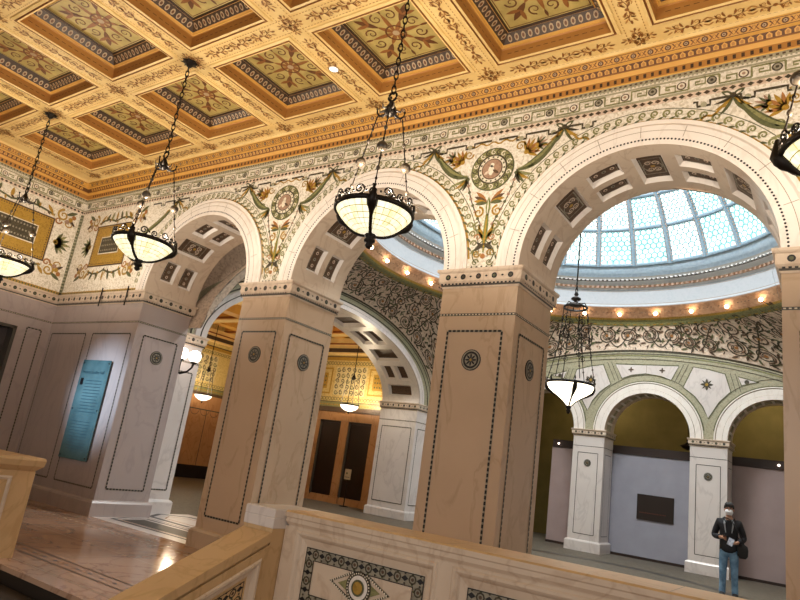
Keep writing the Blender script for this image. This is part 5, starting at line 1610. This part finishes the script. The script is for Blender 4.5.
# ================================================================ person
def skin_mesh(name, verts, edges, radii, mt, parent, root=0, sub=2, extra=None):
    me = bpy.data.meshes.new(name); me.from_pydata(verts, edges, [])
    me.materials.append(MATS[mt])
    o = bpy.data.objects.new(name, me); COL.objects.link(o); o.parent = parent
    sk = o.modifiers.new('skin', 'SKIN'); sk.use_smooth_shade = True
    ld = me.skin_vertices[0].data if me.skin_vertices else None
    if ld is None:
        bm_layer = None
    for i, rr in enumerate(radii):
        rr = rr if isinstance(rr, tuple) else (rr, rr)
        ld[i].radius = rr; ld[i].use_root = (i == root)
    ss = o.modifiers.new('sub', 'SUBSURF'); ss.levels = sub; ss.render_levels = sub
    return o
def person(x, y, rz):
    r = thing('person', 'person in dark jacket, blue jeans and white face mask standing in the rotunda', 'person', (x, y, 0))
    r.rotation_euler = (0, 0, rz)
    # facing -y ; x>0 is the viewer's right (their left)
    V, E_, Rr = [], [], []
    def add(p, rad, par=None):
        V.append(p); Rr.append(rad)
        if par is not None: E_.append((par, len(V)-1))
        return len(V)-1
    pel = add((0, 0, .92), (.13, .10))
    w = add((0, 0, 1.06), (.125, .09), pel); ch = add((0, .0, 1.26), (.15, .10), w); up = add((0, .01, 1.40), (.12, .08), ch)
    nk = add((0, .0, 1.50), .05, up); n2 = add((0, -.015, 1.55), .055, nk); h1 = add((0, -.02, 1.62), (.072, .085), n2); h2 = add((0, -.015, 1.69), (.072, .085), h1); h3 = add((0, -.01, 1.735), (.045, .05), h2)
    hands = {}
    for s in (-1, 1):
        hip = add((s*.09, 0, .86), .088, pel); kn = add((s*.10, -.02, .49), .062, hip); an = add((s*.11, .0, .10), .032, kn); he = add((s*.113, -.05, .05), .026, an); to = add((s*.115, -.15, .035), .02, he)
        sh = add((s*.17, .01, 1.39), .06, up); el = add((s*.25, .03, 1.12), .045, sh)
        if s < 0: wr = add((s*.13, -.22, 1.10), .03, el); hd = add((s*.08, -.28, 1.10), (.032, .02), wr); dirv = Vector((.4, -.9, .0)).normalized()
        else: wr = add((s*.14, -.19, 1.02), .03, el); hd = add((s*.07, -.24, 1.02), (.032, .02), wr); dirv = Vector((-.8, -.6, .05)).normalized()
        side = Vector((0, 0, 1))
        base_ = Vector(V[hd])
        for k, ln in enumerate((.065, .075, .07, .055)):
            o = side*(.027-.018*k)
            a = add(tuple(base_+dirv*.03+o), .0095, hd); b_ = add(tuple(base_+dirv*(.03+ln*.55)+o+Vector((0, 0, -.004))), .0085, a); add(tuple(base_+dirv*(.03+ln*.8)+o+Vector((.012*-s, .02, -.01))), .007, b_)
        t = add(tuple(Vector(V[wr]).lerp(base_, .5)+side*.035), .011, wr); add(tuple(base_+side*.055+dirv*.02), .009, t)
    body = skin_mesh('body', V, E_, Rr, 'skin', r, pel)
    # face features on the head
    b = MB(); b.ball((0, -.105, 1.635), .013, 'skin', 8, 5, 1.5)
    for s in (-1, 1): b.ball((s*.078, -.01, 1.63), .018, 'skin', 8, 5, 1.5)
    bo = build('nose_and_ears', b, None); bo.parent = r
    b = MB()
    for s in (-1, 1): b.ball((s*.03, -.094, 1.655), .010, 'hair', 8, 5, .6); b.tube([(s*.014, -.102, 1.674), (s*.048, -.094, 1.674)], .005, 'hair', 5)
    o = build('eyes', b, None); o.parent = r
    # hair cap
    b = MB(); rows = []
    for i in range(9):
        t = i/8*pi*.52
        rows.append([(.093*sin(t)*cos(a), .0+.108*sin(t)*sin(a)+.004, 1.668+.103*cos(t)+(-.06 if sin(a) > .1 else .02)*(t/1.6)) for a in [2*pi*k/20 for k in range(20)]])
    b.grid(rows, 'hair', closed_u=True)
    for k in range(9): 
        xx = -.06+.015*k; b.tube([(xx*.7, -.03, 1.765), (xx, -.08, 1.745), (xx*1.1+.01, -.098, 1.722)], [.018, .015, .006], 'hair', 6)
    o = build('hair', b, None); o.parent = r
    b = MB(); rows = []
    for i in range(7):
        z = 1.643-.11*i/6; q = 1.04-abs(i-2.6)/11
        rows.append([(.078*q*sin(a), -.02-.098*q*cos(a)-(.006 if 1 < i < 5 else 0), z) for a in [(-1.25+2.5*k/10) for k in range(11)]])
    b.grid(rows, 'mask_white')
    for s in (-1, 1): b.tube([(s*.07, -.045, 1.64), (s*.083, -.01, 1.65), (s*.08, .012, 1.63), (s*.066, -.05, 1.585)], .002, 'mask_white', 4)
    o = build('face_mask', b, None); o.parent = r
    # trousers
    V, E_, Rr = [], [], []
    pel = add((0, 0, .93), (.148, .115)); add((0, 0, 1.0), (.135, .105), pel)
    for s in (-1, 1):
        hp = add((s*.085, 0, .82), .098, pel); m = add((s*.095, -.015, .65), .085, hp); kn = add((s*.10, -.02, .48), .072, m); cf = add((s*.105, 0, .28), .064, kn); m2 = add((s*.11, .0, .12), .064, cf); add((s*.112, .0, .05), .064, m2)
    skin_mesh('jeans', V, E_, Rr, 'jeans', r, 0)
    # jacket
    V, E_, Rr = [], [], []
    a00 = add((0, 0, .80), (.185, .135)); a0 = add((0, 0, .90), (.18, .135), a00); a1 = add((0, 0, 1.02), (.165, .125), a0); a2 = add((0, 0, 1.2), (.175, .13), a1); a3 = add((0, .01, 1.36), (.15, .115), a2); add((0, .015, 1.46), (.075, .07), a3)
    for s in (-1, 1):
        sh = add((s*.175, .01, 1.385), .085, a3); ua = add((s*.225, .02, 1.25), .07, sh); el = add((s*.262, .035, 1.11), .066, ua)
        if s < 0: add((s*.15, -.19, 1.10), .05, el)
        else: add((s*.16, -.16, 1.03), .05, el)
    skin_mesh('jacket', V, E_, Rr, 'jacket', r, 0)
    b = MB()
    for s in (-1, 1):
        b.grid([[(s*.05, -.105, 1.45), (s*.085, -.09, 1.46)], [(s*.06, -.140, 1.36), (s*.095, -.130, 1.37)], [(s*.045, -.146, 1.2), (s*.06, -.144, 1.2)]], 'lining', smooth=False)
        b.tube([(s*.1, -.03, 1.47), (s*.085, -.08, 1.45), (s*.04, -.125, 1.38)], .018, 'jacket', 6)
    b.grid([[(-.03, -.128, 1.44), (.03, -.128, 1.44)], [(-.026, -.139, 1.2), (.026, -.139, 1.2)]], 'jacket', smooth=False)
    o = build('jacket_lining', b, None); o.parent = r
    for s in (-1, 1):
        b = MB(); rows = []
        for yy, w_, h in ((.085, .035, .07), (.07, .052, .10), (.0, .055, .12), (-.08, .056, .10), (-.16, .058, .07), (-.22, .045, .055), (-.25, .015, .03)):
            rows.append([(s*.115+w_*cos(t), yy, max(.0, h/2+h/2*sin(t))) for t in [2*pi*k/12 for k in range(12)]])
        b.grid(rows, 'shoe', closed_u=True); b.face(rows[0], 'shoe'); b.face(rows[-1][::-1], 'shoe')
        o = build('shoe', b, None); o.parent = r
    # held leaflets and shoulder bag : separate things
    M = Matrix.Translation((x, y, 0)) @ Matrix.Rotation(rz, 4, 'Z')
    b = MB(); b.box(-.05, -.006, -.075, .05, .006, .075, 'paper', M @ Matrix.Translation((.035, -.285, 1.04)) @ Matrix.Rotation(.35, 4, 'Y') @ Matrix.Rotation(-.5, 4, 'X'))
    build('leaflet', b, label='folded pale leaflet held at the waist by the standing person', cat='leaflet')
    b = MB(); b.box(-.035, -.005, -.07, .035, .005, .07, 'black_inlay', M @ Matrix.Translation((-.06, -.325, 1.13)) @ Matrix.Rotation(1.2, 4, 'X'))
    build('phone', b, label='small dark phone in the raised hand of the standing person', cat='phone')
    b = MB()
    rows = []
    for t, w_, dd in ((0, .07, .03), (.05, .12, .05), (.16, .13, .055), (.23, .11, .045), (.26, .05, .02)):
        rows.append([tuple(M @ Vector((.24+w_*cos(q)*.75, -.07+dd*sin(q), .76+t))) for q in [2*pi*k/14 for k in range(14)]])
    b.grid(rows, 'shoe', closed_u=True); b.face(rows[0][::-1], 'shoe'); b.face(rows[-1], 'shoe')
    b.tube([tuple(M @ Vector(p)) for p in ((.27, -.06, 1.0), (.22, -.135, 1.15), (.12, -.155, 1.32), (.03, -.13, 1.45), (-.08, -.03, 1.49), (-.1, .12, 1.42), (.1, .16, 1.2), (.26, .08, 1.0))], .010, 'shoe', 6)
    build('shoulder_bag', b, label='black shoulder bag hanging at the hip of the standing person', cat='bag')
try:
    person(1.27, 8.05, radians(6))
except Exception as ex:
    import traceback; traceback.print_exc()

# ================================================================ lights
def area(name, loc, target, size, energy, color, sy=None):
    L = bpy.data.lights.new(name, 'AREA'); L.size = size; L.energy = energy; L.color = color
    if sy: L.shape = 'RECTANGLE'; L.size_y = sy
    o = bpy.data.objects.new(name, L); COL.objects.link(o); o.location = loc
    o.rotation_euler = (Vector(target)-Vector(loc)).to_track_quat('-Z', 'Y').to_euler()
    return o
sky = area('dome_skylight', (XC, YC, 11.0), (XC, YC, 0), 2.6, 900, (1, .985, .97)); sky.data.shape = 'DISK'; sky.rotation_euler = (0, 0, 0)
# daylight from the stair windows behind the camera
area('stair_window_daylight', (1.0, -10.8, 3.4), (-2.0, 0, 2.6), 5.0, 150, (1, .93, .86), 3.6)
s = bpy.data.lights.new('window_beam', 'SPOT'); s.energy = 6500; s.color = (.62, .80, 1); s.spot_size = radians(13); s.spot_blend = .9; s.shadow_soft_size = .25
o = bpy.data.objects.new('window_beam', s); COL.objects.link(o); o.location = (-7.2, -9.5, 4.6)
o.rotation_euler = (Vector((-8.15, 0, 2.1))-Vector(o.location)).to_track_quat('-Z', 'Y').to_euler()

W = bpy.data.worlds.new('world'); SC.world = W; W.use_nodes = True
bg = W.node_tree.nodes['Background']; bg.inputs['Color'].default_value = (1, .88, .76, 1); bg.inputs['Strength'].default_value = .42

# ================================================================ camera
F, YAW, PIT, ROL = 635.68, .621, .2573, .1439
cam = bpy.data.cameras.new('camera'); co = bpy.data.objects.new('camera', cam); COL.objects.link(co)
cam.sensor_width = 36; cam.lens = F*36/800; cam.clip_start = .05; cam.clip_end = 200
f = Vector((-sin(YAW)*cos(PIT), cos(YAW)*cos(PIT), sin(PIT))); rt = Vector((cos(YAW), sin(YAW), 0)); up = rt.cross(f)
r2 = cos(ROL)*rt+sin(ROL)*up; u2 = -sin(ROL)*rt+cos(ROL)*up
Mx = Matrix((r2, u2, -f)).transposed().to_4x4(); Mx.translation = Vector((3.1058, -6.7032, 1.5041))
co.matrix_world = Mx
SC.camera = co
SC.view_settings.view_transform = 'Standard'; SC.view_settings.look = 'None'; SC.view_settings.exposure = 0; SC.view_settings.gamma = 1
SC.view_settings.use_curve_mapping = False
SC.cycles.use_denoising = True
SC.cycles.max_bounces = 6; SC.cycles.diffuse_bounces = 4
SC.cycles.sample_clamp_indirect = 4
